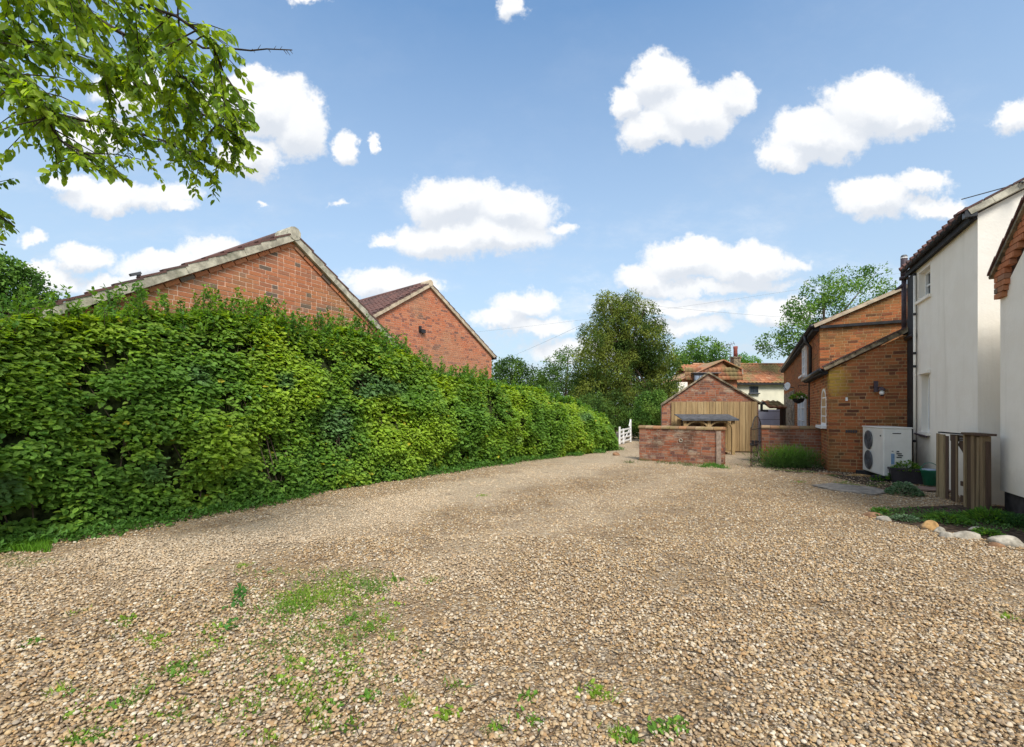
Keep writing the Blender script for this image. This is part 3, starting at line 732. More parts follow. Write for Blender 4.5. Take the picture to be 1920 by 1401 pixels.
# windows on left wall: frame, bars, glass
def window(root, P, a, n, w, h, rows=2, cols=2, fr=.06, glass='glass', sill=True, deep=.02, arch=False, mt='whitep'):
    P = Vector(P); fm = MB(); z0 = P
    if not arch:
        fm.box(P + a*(w/2) + UP*(fr/2), a*(w/2), n*.03, UP*(fr/2)); fm.box(P + a*(w/2) + UP*(h-fr/2), a*(w/2), n*.03, UP*(fr/2))
        for s_ in (fr/2, w-fr/2): fm.box(P + a*s_ + UP*(h/2), a*(fr/2), n*.032, UP*(h/2-fr))
    else:
        r = w/2; hc = h-r*.9; fm.box(P + a*(w/2) + UP*(fr/2), a*(w/2), n*.03, UP*(fr/2))
        for s_ in (fr/2, w-fr/2): fm.box(P + a*s_ + UP*((hc+fr)/2), a*(fr/2), n*.032, UP*((hc-fr)/2))
        K = 10
        for i in range(K):
            t0, t1 = math.pi*i/K, math.pi*(i+1)/K; ro, ri = r, r-fr
            q = [(r - ro*math.cos(t0), hc + .9*ro*math.sin(t0)), (r - ri*math.cos(t0), hc + .9*ri*math.sin(t0)), (r - ri*math.cos(t1), hc + .9*ri*math.sin(t1)), (r - ro*math.cos(t1), hc + .9*ro*math.sin(t1))]
            fm.prism(q, P, a, UP, n, -.03, .03)
    f = fm.build('window', M[mt], root)
    bars = MB()
    for i in range(1, cols): bars.box(P + a*(w*i/cols) + UP*(h/2), a*.014, n*.018, UP*(h/2-fr))
    for i in range(1, rows): bars.box(P + a*(w/2) + UP*(h*i/rows), a*(w/2-fr), n*.02, UP*.014)
    if bars.v: bars.build('glazing_bar', M[mt], f, kind='stuff')
    g = MB()
    if arch:
        K = 12; poly = [(fr*.5, .02), (w-fr*.5, .02)] + [(w/2 + (w/2-fr*.5)*math.cos(math.pi*i/K), h-w*.45+.9*(w/2-fr*.5)*math.sin(math.pi*i/K)) for i in range(K+1)]
        g.prism(poly, P, a, UP, n, -.02, -.012)
    else: g.box(P + a*(w/2) + UP*(h/2) - n*.015, a*(w/2-.01), n*.004, UP*(h/2-.01))
    g.build('pane', M[glass], f)
    if sill:
        s_ = MB(); s_.box(P + a*(w/2) - UP*.035 + n*.05, a*(w/2+.06), n*.09, UP*.034); s_.build('sill', M[mt], f)
    return f
nl = -v
window(bh, W(1.26, 0.02, 1.04), -u, nl, .9, .9, 4, 4, .06, 'glass_pale', arch=True)
window(bh, W(6.71, dv-.04, 2.62), -u, nl, 1.05, 1.0, 3, 2, .08, 'glass_pale')
window(bh, W(8.5, dv-.04, .12), -u, nl, 1.25, 1.83, 4, 2, .1, 'glass_pale')
window(bh, W(7.1, dv-.04, .12), -u, nl, 1.25, 1.83, 4, 2, .1, 'glass_pale')
# flint panel
b = MB(); b.prism([(0,0),(7.1,0),(7.1,2.3),(0,2.3)], W(18.0,dv,0), -u, UP, nl, -.05, .0); b.build('flint_backing', M['mort4'], bh)
J = MB(); rr = random.Random(5)
for i in range(1500):
    s_ = rr.uniform(0, 7.1); h_ = rr.uniform(.1, 2.28); q = W(18.0-s_, dv, h_) + nl*.01; r_ = rr.uniform(.03,.06)
    J.box(q, (u*r_*1.3).lerp(UP*r_, .2), nl*.02, UP*r_ - u*r_*.3)
J.build('flint', M['flint'], bh, kind='stuff')
# wall bits on lean-to front: airbrick, pale patch
b = MB(); c = W(-.01, .42, .93)
for i in range(5): b.box(c + v*(i*.044-.09), v*.016, u*.012, UP*.03)
b.build('air_brick', M['ink'], bh)
# lamp
ql = Vector((*W(-.05, .93)[:2], 1.86)); lp = thing('wall_lantern', 'dark wall lantern with pale bulb on the lean-to brick wall above the heat pump', 'lamp', ql)
b = MB(); b.box(ql - v*.08 + UP*.07, v*.035, u*.03, UP*.12); b.build('back_plate', M['purple'], lp)
b = MB(); b.tube([ql - v*.05 + UP*.05 - u*.03, ql - u*.13 + UP*.05, ql - u*.13 - UP*.0], .012, 6); b.lathe(ql - u*.13 - UP*.02, [(.07,0),(.05,.04),(.02,.07)], 8); b.lathe(ql - u*.13 - UP*.15, [(.02,0),(.04,.02),(.045,.03)], 8); b.build('lantern_frame', M['purple'], lp)
b = MB(); b.lathe(ql - u*.13 - UP*.12, [(.02,0),(.045,.02),(.045,.06),(.03,.1)], 10); b.build('bulb', M['whitep'], lp, smooth=True)
# small white square sensor
qs = W(-.02, .33, 1.66); sn = MB(); sn.box(qs, v*.02, u*.02, UP*.04); so = sn.build('wall_sensor', M['whitep'], loc=qs); tag(so, 'tiny cream box high on the lean-to wall above the air brick', 'sensor')
# satellite dish
qd = W(11.06, -.15, 2.47); ds = thing('satellite_dish', 'small round grey satellite dish at the far end of the brick cottage', 'dish', qd)
b = MB(); cdir = (-v - u*.8 + UP*.25).normalized(); sx = cdir.cross(UP).normalized(); sy = sx.cross(cdir)
vs = [qd]; K = 16
for ring in (.5, 1):
    for k in range(K): an = 2*math.pi*k/K; vs.append(qd + (sx*math.cos(an)+sy*math.sin(an))*.19*ring + cdir*.05*ring*ring)
fs = [(0, 1+k, 1+(k+1) % K) for k in range(K)] + [(1+k, 1+K+k, 1+K+(k+1) % K, 1+(k+1) % K) for k in range(K)]
vs2 = [Vector(q) - cdir*.012 for q in vs]; nV = len(vs); b.add(vs + vs2, fs + [tuple(nV+i for i in f[::-1]) for f in fs] + [(1+K+k, nV+1+K+k, nV+1+K+(k+1) % K, 1+K+(k+1) % K) for k in range(K)])
b.build('dish', M['whitep'], ds, smooth=True)
b = MB(); b.tube([qd - sy*.18, qd + cdir*.2 - sy*.04], .012, 6); b.lathe(qd + cdir*.2 - sy*.04, [(.03,0),(.03,.06)], 8); b.build('feed_arm', M['lead'], ds)
b = MB(); b.tube([qd - cdir*.02, qd - cdir*.02 - UP*.05 + v*.22], .02, 6); b.build('bracket', M['lead'], ds)

# ------------------------------------------------------------------ white house
wh = thing('white_house', 'white rendered house on the right with black eaves and dark tiled roof', 'house', W(0, LW))
WE = 4.36; WL = 3.25; WS = .5
def Wh(t, s_, h=0): return W(0, LW) - u*t + v*s_ + UP*h
wx = [(.62, 1.30, 3.62, 4.18), (.80, 1.26, .98, 2.10)]     # two windows in the long wall (t0,t1,h0,h1)
# long wall with openings: pieces butted
b = MB()
def wp(t0, t1, h0, h1): b.prism([(t0,h0),(t1,h0),(t1,h1),(t0,h1)], W(0,LW), -u, UP, -v, -.25, 0)
wp(0, .62, 0, WE); wp(1.30, WL, 0, WE); wp(.62, 1.30, 4.18, WE); wp(.62, 1.30, 2.10, 3.62); wp(.62, 1.30, 0, .98); wp(.62, .80, .98, 2.10); wp(1.26, 1.30, .98, 2.10)
b.build('wall', M['render'], wh)
# gable end wall facing the camera
b = MB(); b.prism([(0.0,0),(7,0),(7,WE),(3.5,WE+WS*3.5),(0.0,WE)], Wh(WL,0), v, UP, -u, 0.0, .1); b.build('gable_wall', M['render'], wh)
b = MB(); b.prism([(0,0),(.99,0),(.99,WE-.01),(0,WE-.01)], Wh(WL+.102,-.004), u, UP, -v, -.2, 0.0); 
# windows in recess
for (t0, t1, h0, h1), rc in zip(wx, ((2, 1), (3, 2))):
    f = window(wh, Wh(t0, .13, h0), -u, -v, t1-t0, h1-h0, rc[0], rc[1], .05, 'glass', sill=False)
    s_ = MB(); s_.box(Wh((t0+t1)/2, .04, h0-.03), u*((t1-t0)/2+.05), v*.09, UP*.029); s_.build('sill', M['render'], f)
b = MB(); b.box(Wh(1.03, -.02, 2.15), u*.30, v*.03, UP*.03); b.build('drip_mould', M['render'], wh)
# plinth
# eaves: soffit, fascia, gutter
b = MB(); b.prism([(-.07,0),(.02,0),(.02,.05),(-.07,.05)], Wh(.11,0,WE-.08), v, UP, -u, 0, WL-.02); b.build('soffit', M['blackmatt'], wh)
b = MB(); b.prism([(-.09,-.0),(-.07,-.0),(-.07,.11),(-.09,.11)], Wh(.11,0,WE-.10), v, UP, -u, 0, WL-.02); b.build('fascia', M['blackmatt'], wh)
gutter(wh, Wh(.12,-.135,WE+.03), Wh(WL+.08,-.135,WE+.03), .042, M['blackmatt'])
b = MB(); slab(b, Wh(.10,-.17,WE-.17*WS+.15), Wh(WL+.17,-.17,WE-.17*WS+.15), Wh(WL+.17,3.5,WE+3.5*WS+.15), Wh(.10,3.5,WE+3.5*WS+.15), .05)
slab(b, Wh(.10,3.5,WE+3.5*WS+.15), Wh(WL+.17,3.5,WE+3.5*WS+.15), Wh(WL+.17,7.3,WE-.3*WS+.15), Wh(.10,7.3,WE-.3*WS+.15), .05); b.build('roof', M['tile_dark'], wh)
for i in range(13):     # scalloped eaves tiles seen end-on
    q = Wh(.16+i*.25,-.15,WE-.17*WS+.16); b = MB(); b.tube([q + (-v - UP*WS).normalized()*.05, q + (v + UP*WS).normalized()*.32], .048, 8); b.build('tile', M['tile_dark'], wh)
verge(wh, Wh(WL+.15,-.12,WE-.12*WS+.075), Wh(WL+.15,3.5,WE+3.5*WS+.075), -u, M['verge'], .1, .10, 14)
b = MB(); b.box(Wh(WL+.14,-.10,WE+.02), v*.07, u*.05, UP*.075); b.build('box_end', M['black'], wh)
for i in range(12):
    q = Wh(WL+.14,-.12+i*.3,WE-.12*WS+.145+i*.3*WS); d = (v+UP*WS).normalized(); b = MB(); b.box(q, d*.155, u*.07, UP*.015+d*.004); b.build('tile', M['tile_dark'], wh)
# black corner board, slim white pipe, small waste pipes
b = MB(); b.abox(0,0,0,0,0,0) if False else None
b.box(Wh(.26,-.022,(WE-.12)/2), v*.02, u*.235, UP*((WE-.12)/2)); b.build('corner_board', M['blackmatt'], wh)
b = MB(); b.tube([Wh(.565,-.05,WE-.2), Wh(.565,-.05,.05)], .022, 8); b.build('waste_pipe', M['render'], wh, smooth=True)
for hh in (3.35, 2.55, 2.28, .75):
    b = MB(); b.tube([Wh(.565,-.05,hh), Wh(.565,-.05,hh+.05)], .032, 8); b.build('pipe_clip', M['black'], wh)
b = MB(); b.tube([Wh(.565,-.05,.93), Wh(1.28,-.05,.90)], .02, 8); b.build('waste_pipe', M['purple'], wh)
b = MB(); b.tube([Wh(.0,-.06,2.95), Wh(.55,-.06,2.95)], .045, 8); b.build('pipe_collar', M['black'], wh)
# soil vent pipe rising in front of brick gable
q = W(.12, LW-.06, 0); b = MB()
b.tube([q+UP*3.2, q+UP*4.3], .045, 10); b.build('vent_pipe', M['purple'], wh, smooth=True)
b = MB(); b.tube([q+UP*4.28, q+UP*4.72], .062, 12); b.tube([q+UP*4.26, q+UP*4.32], .085, 12); b.build('flue', M['purple'], wh, smooth=True)
b = MB(); b.tube([q+UP*4.72, q+UP*4.745], .066, 12); b.build('flue_band', M['whitep'], wh)
b = MB(); b.lathe(q+UP*4.745, [(.062,0),(.062,.02),(.045,.05),(.01,.06)], 12); b.build('flue_cap', M['lead'], wh, smooth=True)
b = MB(); b.tube([q+UP*3.2, q+UP*3.1, q+UP*3.05+v*.08-u*.05], [.05,.055,.05], 10); b.build('elbow', M['black'], wh)
b = MB(); b.tube([q+UP*4.05-v*.16, q+UP*4.13-v*.02], [.01,.05], 8); b.build('hopper', M['purple'], wh)
b = MB(); b.tube([q+UP*4.27, q+UP*4.28-u*.2], .03, 8); b.build('flue_strap', M['black'], wh)

# near white wing with brick kneeler and own gable
wr = thing('white_wing', 'nearest white rendered wing at right edge with black plinth and brick kneeler', 'house', (6.70, 6.22, 0))
C0 = Vector((6.70, 6.22, 0))
def Wn(t, s_, h=0): return C0 - u*t + v*s_ + UP*h
nL = -v
b = MB(); b.prism([(0,.31),(2.6,.31),(2.6,2.95),(1.3,3.92),(0,2.95)], C0, -u, UP, nL, -.3, 0); b.build('wall', M['render'], wr)
b = MB(); b.prism([(.02,0),(2.58,0),(2.58,.309),(.02,.309)], C0, -u, UP, nL, -.3, -.035); b.build('plinth', M['plinth'], wr)
b = MB(); b.prism([(0.02,0),(4,0),(4,2.9),(0.02,2.9)], Wn(.2,.02), v, UP, u, 0, .18); b.build('wall', M['render'], wr)
b = MB(); b.prism([(0.02,0),(4,0),(4,2.9),(0.02,2.9)], Wn(2.58,.02), v, UP, u, -.0, .18); b.build('wall', M['render'], wr)
# kneeler bricks: stepped courses following the verge
sl_ = .72; k_ = 0
for i in range(12):
    hb_ = 2.93 + i*.075
    t0 = -.03 + max(0, (i-4))*.075/sl_; t1 = t0 + .30 if i < 5 else t0 + .34
    if i < 3: t1 = .20 + i*.04
    tt = t0
    while tt < t1-.02:
        tw_ = min(.105 if (i+k_) % 2 else .205, t1-tt); b = MB(); b.box(Wn(tt+tw_/2, -.02, hb_+.033), u*(tw_/2-.005), v*.035, UP*.0325); b.build('brick', M['brick1'], wr); tt += tw_; k_ += 1
b = MB(); d = (-u + UP*sl_).normalized(); up_ = d.cross(v); up_ = up_ if up_.z > 0 else -up_
for i in range(6):
    q = Wn(-.08, -.045, 3.245) + d*(.29*i+.14); b.box(q, d*.142, v*.045, up_*.02)
b.build('verge', M['darkverge'], wr)
for i in range(6):
    b = MB(); q = Wn(-.10, -.03, 3.30) + d*(.29*i+.14); b.box(q + up_*.01, d*.15 + up_*.012, v*.07, up_*.012); b.build('tile', M['tile_dark'], wr)
b = MB(); slab(b, Wn(-.12,0,3.26), Wn(-.12,5,3.26), Wn(1.3,5,3.26+1.42*sl_), Wn(1.3,0,3.26+1.42*sl_), .04); slab(b, Wn(1.3,0,3.26+1.42*sl_), Wn(1.3,5,3.26+1.42*sl_), Wn(2.72,5,3.26), Wn(2.72,0,3.26), .04); b.build('roof', M['tile_dark'], wr)

# aerial on the white house roof
qa = Vector(at(1905, 346, 6.6)); ta = thing('tv_aerial', 'thin television aerial pointing left above the white house verge', 'aerial', qa)
tip = Vector(at(1803, 374, 7.4)); bd = (tip-qa)
b = MB(); b.tube([qa - bd*.3, tip], .008, 6); b.build('boom', M['lead'], ta)
for k, f_ in enumerate((-.2, -.1, 0, .12)):
    b = MB(); q = qa + bd*f_ ; pe = Vector((.3,.9,.1)).normalized(); b.tube([q - pe*.12, q + pe*.12], .011, 6); b.build('element', M['lead'], ta)
b = MB(); b.tube([qa - bd*.25, Vector((*(qa - bd*.25)[:2], 4.6))], .016, 6); b.build('mast', M['lead'], ta)

# ------------------------------------------------------------------ heat pump
HP = Vector((7.29, 8.9, 0)); hp = thing('heat_pump', 'cream twin fan heat pump outdoor unit standing against the lean-to wall', 'heat pump', HP)
pw, pd, h0, h1 = 1.06, .46, .11, 1.05
u0_, v0_ = u, v; u = Vector((.34,.94,0)).normalized(); v = Vector((u.y,-u.x,0))
def Hq(t, s_, h): return HP + u*t + v*s_ + UP*h
b = MB(); b.box(Hq(pw/2, pd/2, (h0+h1)/2), u*pw/2, v*pd/2, UP*(h1-h0)/2); cas = b.build('casing', M['plasticw'], hp)
bv = cas.modifiers.new('bevel', 'BEVEL'); bv.width = .025; bv.segments = 3
b = MB(); b.box(Hq(pw/2, pd/2, h1+.008), u*(pw/2+.012), v*(pd/2+.012), UP*.014); lid = b.build('lid', M['plasticw'], hp); bv = lid.modifiers.new('bevel', 'BEVEL'); bv.width = .01
for hc in (.79, .37):
    cc = Hq(.70, -.004, hc); g = MB(); K = 24
    g.prism([(.185*math.cos(2*math.pi*k/K), .185*math.sin(2*math.pi*k/K)) for k in range(K)], cc, u, UP, -v, -.0, .006); fan = g.build('fan_opening', M['grille'], hp)
    g = MB()
    for r_ in (.06,.095,.13,.16,.19): g.tube([cc - v*.014 + (u*math.cos(2*math.pi*k/K)+UP*math.sin(2*math.pi*k/K))*r_ for k in range(K+1)], .0025 if r_ < .19 else .008, 5)
    for k in range(12): an = math.pi*k/6; g.tube([cc - v*.012, cc - v*.012 + (u*math.cos(an)+UP*math.sin(an))*.19], .003, 5)
    g.build('grille', M['lead'], hp, kind='stuff')
    g = MB()
    for k in range(3):
        an = 2*math.pi*k/3+.4; d1 = u*math.cos(an)+UP*math.sin(an); d2 = -u*math.sin(an)+UP*math.cos(an); g.box(cc - v*.009 + d1*.11, d1*.09, v*.002, d2*.05)
    g.build('fan', M['ink'], fan)
ef = -u   # side that faces the camera
def sideplate(nm, s0, s1, z0, z1, m_, pr=.004, parent=hp): 
    g = MB(); g.box(Hq(-pr/2, (s0+s1)/2, (z0+z1)/2), u*pr/2, v*(s1-s0)/2, UP*(z1-z0)/2); return g.build(nm, m_, parent)
sideplate('service_panel', .12, .34, .58, .98, M['plasticw'], .008)
sideplate('label', .145, .28, .945, .962, M['ink'], .012)
sideplate('label', .115, .19, .33, .58, M['plasticw'], .010); sideplate('label', .12, .175, .35, .56, M['blue'], .013)
for k in range(3): sideplate('label', .21+.02*(k % 2), .29+.02*(k % 2), .48+.035*k, .50+.035*k, M['ink'], .01)
sideplate('label', .13, .16, .60, .612, M['ink'], .01); sideplate('label', .21, .25, .59, .615, M['ink'], .012)
g = MB(); g.box(Hq(.12, -.004, .90), u*.02, v*.005, UP*.015); g.build('badge', M['lead'], hp)
for t_ in (.12, .94):
    g = MB(); g.box(Hq(t_, pd/2-.05, .055), u*.06, v*.32, UP*.05); g.build('rubber_foot', M['blackmatt'], hp)

u, v = u0_, v0_
# trough planter with plant, green bucket, boards
def rosette_leaves(C, n, rad, h, size, cols, up=.6):
    th = rng.uniform(0, 2*np.pi, n); rr_ = rad*np.sqrt(rng.random(n)); zz_ = h*(1-(rr_/rad)**2)*rng.uniform(.5,1,n)
    P = np.stack([C[0]+rr_*np.cos(th), C[1]+rr_*np.sin(th), C[2]+zz_], 1)
    D = nrm(np.stack([np.cos(th), np.sin(th), rng.uniform(up-.5, up+.5, n)], 1) + rdir(n)*.5); Nn = nrm(np.array([0,0,1.])+rdir(n)*.7)
    s = size*rng.uniform(.6,1.2,n); ci_ = rng.integers(0, len(cols), n); cc = np.array(cols)[ci_]*rng.uniform(.7,1.25,(n,1))
    return P, D, Nn, s, cc
G1 = [(.10,.23,.04),(.15,.31,.045),(.08,.18,.035),(.21,.36,.06)]
GS = [(.20,.30,.17),(.14,.24,.12),(.27,.36,.22),(.09,.18,.07)]
GY = [(.26,.38,.05),(.34,.44,.07),(.20,.33,.04)]
def low_plant(nm, label, cat, c, n, rad, h, size, cols, group=None, width=1.0, up=.6, shape='leaf', stems=True):
    t_ = thing(nm, label, cat, (c[0], c[1], c[2]), group)
    P, D, Nn, s, cc = rosette_leaves(c, n, rad, h, size, cols, up)
    leaf_obj('foliage', t_, M['leaf'], P, D, Nn, s, width, cc, shape)
    if stems:
        g = MB()
        for k in range(9):
            an = k*.7; g.tube([c, (c[0]+rad*.5*math.cos(an), c[1]+rad*.5*math.sin(an), c[2]+h*.7)], [.006,.003], 4)
        g.build('stem', M['twig'], t_, kind='stuff')
    return t_
tq = gp(1705, 908); TC = Vector((tq[0]+.02, tq[1]+.1, 0)); tr = thing('trough_planter', 'dark plastic trough planter in front of the heat pump corner', 'planter', TC)
b = MB(); L2, W2 = .26, .15
def ring(s1, z): return [TC + v*(x*s1*L2) + u*(y*s1*W2) + UP*z for x, y in ((-1,-1),(1,-1),(1,1),(-1,1))]
vs = ring(.86, .02) + ring(1.0, .30) + ring(.93, .30) + ring(.88, .24)
b.add(vs, [(0,3,2,1)] + [(i, (i+1)%4, 4+(i+1)%4, 4+i) for i in range(4)] + [(4+i, 4+(i+1)%4, 8+(i+1)%4, 8+i) for i in range(4)] + [(8+i, 8+(i+1)%4, 12+(i+1)%4, 12+i) for i in range(4)])
b.build('tub', M['plasticb'], tr)
b = MB()
for i in range(4):
    p0_, p1_ = ring(1.0,.285)[i], ring(1.0,.285)[(i+1)%4]; b.bar(p0_, p1_, .03, .035)
b.build('rim', M['plasticb'], tr)
b = MB(); b.add(ring(.9, .235), [(0,1,2,3)]); b.build('compost', M['soil'], tr)
low_plant('potted_plant', 'bushy light green plant growing in the dark trough by the pump', 'plant', TC + v*.02 + u*.05 + UP*.23, 420, .24, .20, .06, G1+[(.24,.35,.07)])
bq = gp(1748, 915); BC = Vector((bq[0]-.0, bq[1]+.05, .04)); bk_ = thing('green_bucket', 'small green plastic bucket beside the trough, behind the old gatepost', 'bucket', BC)
b = MB(); b.lathe(BC, [(.085,0),(.125,.26),(.135,.265),(.135,.28),(.12,.28),(.08,.02)], 20); b.build('tub', M['plasticg'], bk_, smooth=True)
b = MB(); b.lathe(BC + UP*.27, [(.115,0),(.11,.03),(.02,.035)], 16); b.build('contents', M['glass_pale'], bk_, smooth=True)
b = MB(); b.tube([BC + v*(.13*math.cos(x)) + UP*(.27+.14*math.sin(x)) for x in [math.pi*i/10 for i in range(11)]], .006, 6); b.build('handle', M['plasticg'], bk_)
dq = Vector((*gp(1740, 922), 0)); dk = thing('board_step', 'low step of two weathered brown boards behind the old gatepost', 'step', dq)
for i in range(3):
    b = MB(); b.box(dq + u*(-.02+i*.13) + v*.08 + UP*.035, u*.06, v*.24, UP*.012); b.build('board', M['deck'], dk)
b = MB()
for s_ in (-.1, .24): b.box(dq + v*s_ + u*.1 + UP*.012, u*.15, v*.02, UP*.011)
b.build('bearer', M['darkwood'], dk, kind='stuff')

# ------------------------------------------------------------------ old timber gate screen
G0 = Vector((*gp(1764, 933), 0)); G1_ = Vector((*gp(1850, 962), 0)); ga = (G1_-G0); GLn = ga.length; ga.normalize(); gn = Vector((ga.y, -ga.x, 0)); gn = gn if gn.x < 0 else -gn
tg = thing('timber_gate', 'weathered old timber gate and posts leaning beside the white wing', 'gate', G0)
def gpost(s0, s1, h0_, h1_, th, off, m_, nm, lean=0.0, rag=False):
    b = MB(); q = G0 + ga*((s0+s1)/2) + gn*off; b.box(q + UP*((h0_+h1_)/2), ga*((s1-s0)/2), gn*th, UP*((h1_-h0_)/2) + ga*lean); return b.build(nm, m_, tg)
def gs(px):
    r_ = (px-CX)/FPX; return (r_*G0.y-G0.x)/(ga.x-r_*ga.y)
for (x0_, x1_, za_, zb_, th_, of_, m_, nm_) in [(1757,1761,0,1.03,.012,0,'oldwood','post'),(1763,1771,0,1.02,.014,0,'oldwood','board'),(1772,1777,0,1.0,.006,-.01,'darkwood','board'),
    (1782.5,1794,0,1.03,.008,-.01,'darkwood','board'),(1794.5,1797,0,1.02,.008,.01,'oldwood','board'),(1811,1819,0,1.04,.010,0,'darkwood','board'),(1807,1810.5,.3,.80,.006,-.05,'oldwood','board'),
    (1778,1810,.93,1.03,.008,-.03,'darkwood','rail'),(1797,1810,.27,.34,.008,-.03,'darkwood','rail'),(1797,1810,.03,.13,.008,-.03,'darkwood','rail')]:
    gpost(gs(x0_), gs(x1_), za_, zb_, th_, of_, M[m_], nm_)
gpost(-.06, .80, 1.04, 1.06, .02, -.01, M['blackmatt'], 'top_rail')
b = MB(); b.bar(G0 + ga*.48 + gn*-.03 + UP*.92, G0 + ga*.70 + gn*-.03 + UP*.74, .03, .1); b.build('brace', M['darkwood'], tg)
x0 = .78
for i, (w_, hh_, m_, th_) in enumerate([(.05,1.06,'oldwood',.05),(.16,1.04,'darkwood',.03),(.075,1.06,'oldwood',.06),(.04,1.0,'darkwood',.03),(.06,1.03,'oldwood',.055),(.07,1.05,'oldwood',.045),(.04,.98,'darkwood',.02)]):
    gpost(x0, x0+w_-.006, 0, hh_, th_, .02, M[m_], 'post' if th_ > .045 else 'board', lean=random.uniform(-.012,.012)); x0 += w_
gpost(.79, x0, 1.055, 1.085, .08, .02, M['darkwood'], 'top_rail')
b = MB(); b.box(G0 + ga*.60 + gn*.0 + UP*.985, ga*.05, gn*.01, UP*.008); b.box(G0 + ga*.60 + gn*.0 + UP*.955, ga*.045, gn*.01, UP*.006); b.build('hinge', M['lead'], tg)

# ------------------------------------------------------------------ garden walls
def garden_wall(label, p0, p1, h, seed, pier=False, plaque=False, nparts=300):
    p0, p1 = Vector((*p0,0)), Vector((*p1,0)); a = (p1-p0); L_ = a.length; a.normalize(); n = Vector((a.y,-a.x,0))
    r_ = thing('garden_wall', label, 'wall', p0)
    brickwork(r_, p0, a, n, [(0,0),(L_,0),(L_,h),(0,h)], M['brick4'], M['mort4'], nparts=nparts, seed=seed, back=.24, jog=.005)
    # end face
    k = 0
    for r in range(int(h/.075)):
        for e_, sg in ((L_, 1), (0, -1)):
            b = MB(); b.box(p0 + a*(e_+sg*.004) - n*.12 + UP*(r*.075+.038), a*.006, n*(.105 if r % 2 else .115), UP*.0325); b.build('brick', M['brick4'], r_)
    # coping: brick-on-edge with soft rounded top
    x = -.03; i = 0
    while x < L_+.02:
        wd_ = random.uniform(.2,.24); e = min(x+wd_, L_+.035); c_ = p0 + a*((x+e)/2) - n*.12 + UP*(h+.0)
        z_ = random.uniform(-.004,.004); hw = (e-x)/2-.004; poly = [(-.155,0),(.155,0),(.155,.035),(.10,.068),(0,.08),(-.10,.068),(-.155,.035)]
        b = MB(); b.prism(poly, c_ + UP*(z_+.002), n, UP, a, -hw, hw); b.build('coping_brick', M['coping'], r_); x = e
        if e >= L_+.03: break
    if pier:
        b = MB(); b.box(p0 + a*(L_-.10) + n*.02 + UP*(h/2-.01), a*.055, n*.02, UP*(h/2-.012)); b.build('pier', M['mort4'], r_)
    if plaque:
        c_ = p0 + a*(L_*.52) + n*.012 + UP*.60; g = MB(); g.tube([c_ + (a*math.cos(x_)+UP*math.sin(x_))*.042 for x_ in [2*math.pi*k/16 for k in range(17)]], .014, 6, cap=False); g.build('ring_plaque', M['stone'], r_)
    return r_
w1_ = (*gp(1199, 863),); w2_ = (*gp(1356, 873),)
garden_wall('freestanding low red brick wall with rounded coping, left of the iron gate', w1_, w2_, .90, 21, pier=True, plaque=True)
wr1 = W(1.35, -.01); wl1 = wr1 - v*1.32
garden_wall('low red brick wall behind the green shrub, joining the brick cottage', (wl1.x, wl1.y), (wr1.x, wr1.y), .92, 22, nparts=120)

# iron gate, open towards camera
I0 = Vector((wl1.x-.03, wl1.y-.02, 0)); I1 = Vector((*gp(1408, 877), 0)); ia = I1-I0; IL = ia.length; ia.normalize()
ig = thing('iron_gate', 'slim black wrought iron arched garden gate standing open between two brick walls', 'gate', I0)
def itop(f_): return .98 + .28*math.sin(math.pi*min(1, max(0, (f_)/.9)))**.7
K = 9
for i in range(K+1):
    f_ = i/K; th_ = .014 if i in (0, K) else .008; q = I0 + ia*(IL*f_); zt = itop(f_) - .01
    b = MB(); b.tube([q + UP*.03, q + UP*zt], th_, 6); b.build('stile' if i in (0, K) else 'bar', M['iron' if i % 3 else 'rust'], ig)
b = MB(); b.tube([I0 + ia*(IL*i/20) + UP*itop(i/20) for i in range(21)], .012, 6); b.build('arch_rail', M['iron'], ig)
for hz_ in (.12, .55, .93): b = MB(); b.tube([I0 + UP*hz_, I1 + UP*hz_], .01, 6); b.build('rail', M['iron'], ig)
b = MB(); b.box(I1 + UP*.58 + ia*.0, ia*.03, Vector((.02,0,0)), UP*.03); b.build('latch', M['iron'], ig)
ptq = I0 + Vector((-.02,.30,0)); tp = thing('plant_stand', 'black pot on a thin stand just behind the iron gate', 'pot', ptq)
b = MB(); b.lathe(ptq + UP*.42, [(.07,0),(.11,.14),(.115,.15)], 12); b.build('pot', M['blackmatt'], tp, smooth=True)
b = MB()
for k in range(3): an = 2.1*k; b.tube([ptq + Vector((.12*math.cos(an),.12*math.sin(an),0)), ptq + Vector((.05*math.cos(an),.05*math.sin(an),.43))], .008, 5)
b.build('stand', M['iron'], tp)

# ------------------------------------------------------------------ small barn with timber front
BD = 15.4
bq0 = Vector(((1241-CX)/FPX*BD, BD, 0)); bq1 = Vector(((1422-CX)/FPX*(BD-.25), BD-.25, 0)); ba = bq1-bq0; BL = ba.length; ba.normalize(); bn = Vector((ba.y,-ba.x,0))
bs = thing('brick_outbuilding', 'small gabled brick outbuilding with vertical timber boards across its front', 'shed', bq0)
hl = EYE + (HY-757)/FPX*BD; ha = EYE + (HY-700)/FPX*BD; sap = (1328-1241)/(1422-1241)*BL
brickwork(bs, bq0, ba, bn, [(0,0),(BL,0),(BL,hl+.05),(sap,ha),(0,hl)], M['brick4'], M['mort4'], nparts=260, seed=31, hmin=.9)
b = MB(); T_ = Vector((0,0,.03)); bkd = Vector((bq0.x, bq0.y, 0)).normalized(); back = bkd*4.5
sL_ = bq0 - ba*.06 + UP*(hl-.03); ap = bq0 + ba*sap + UP*(ha+.04); sR_ = bq1 + ba*.08 + UP*(hl+.02)
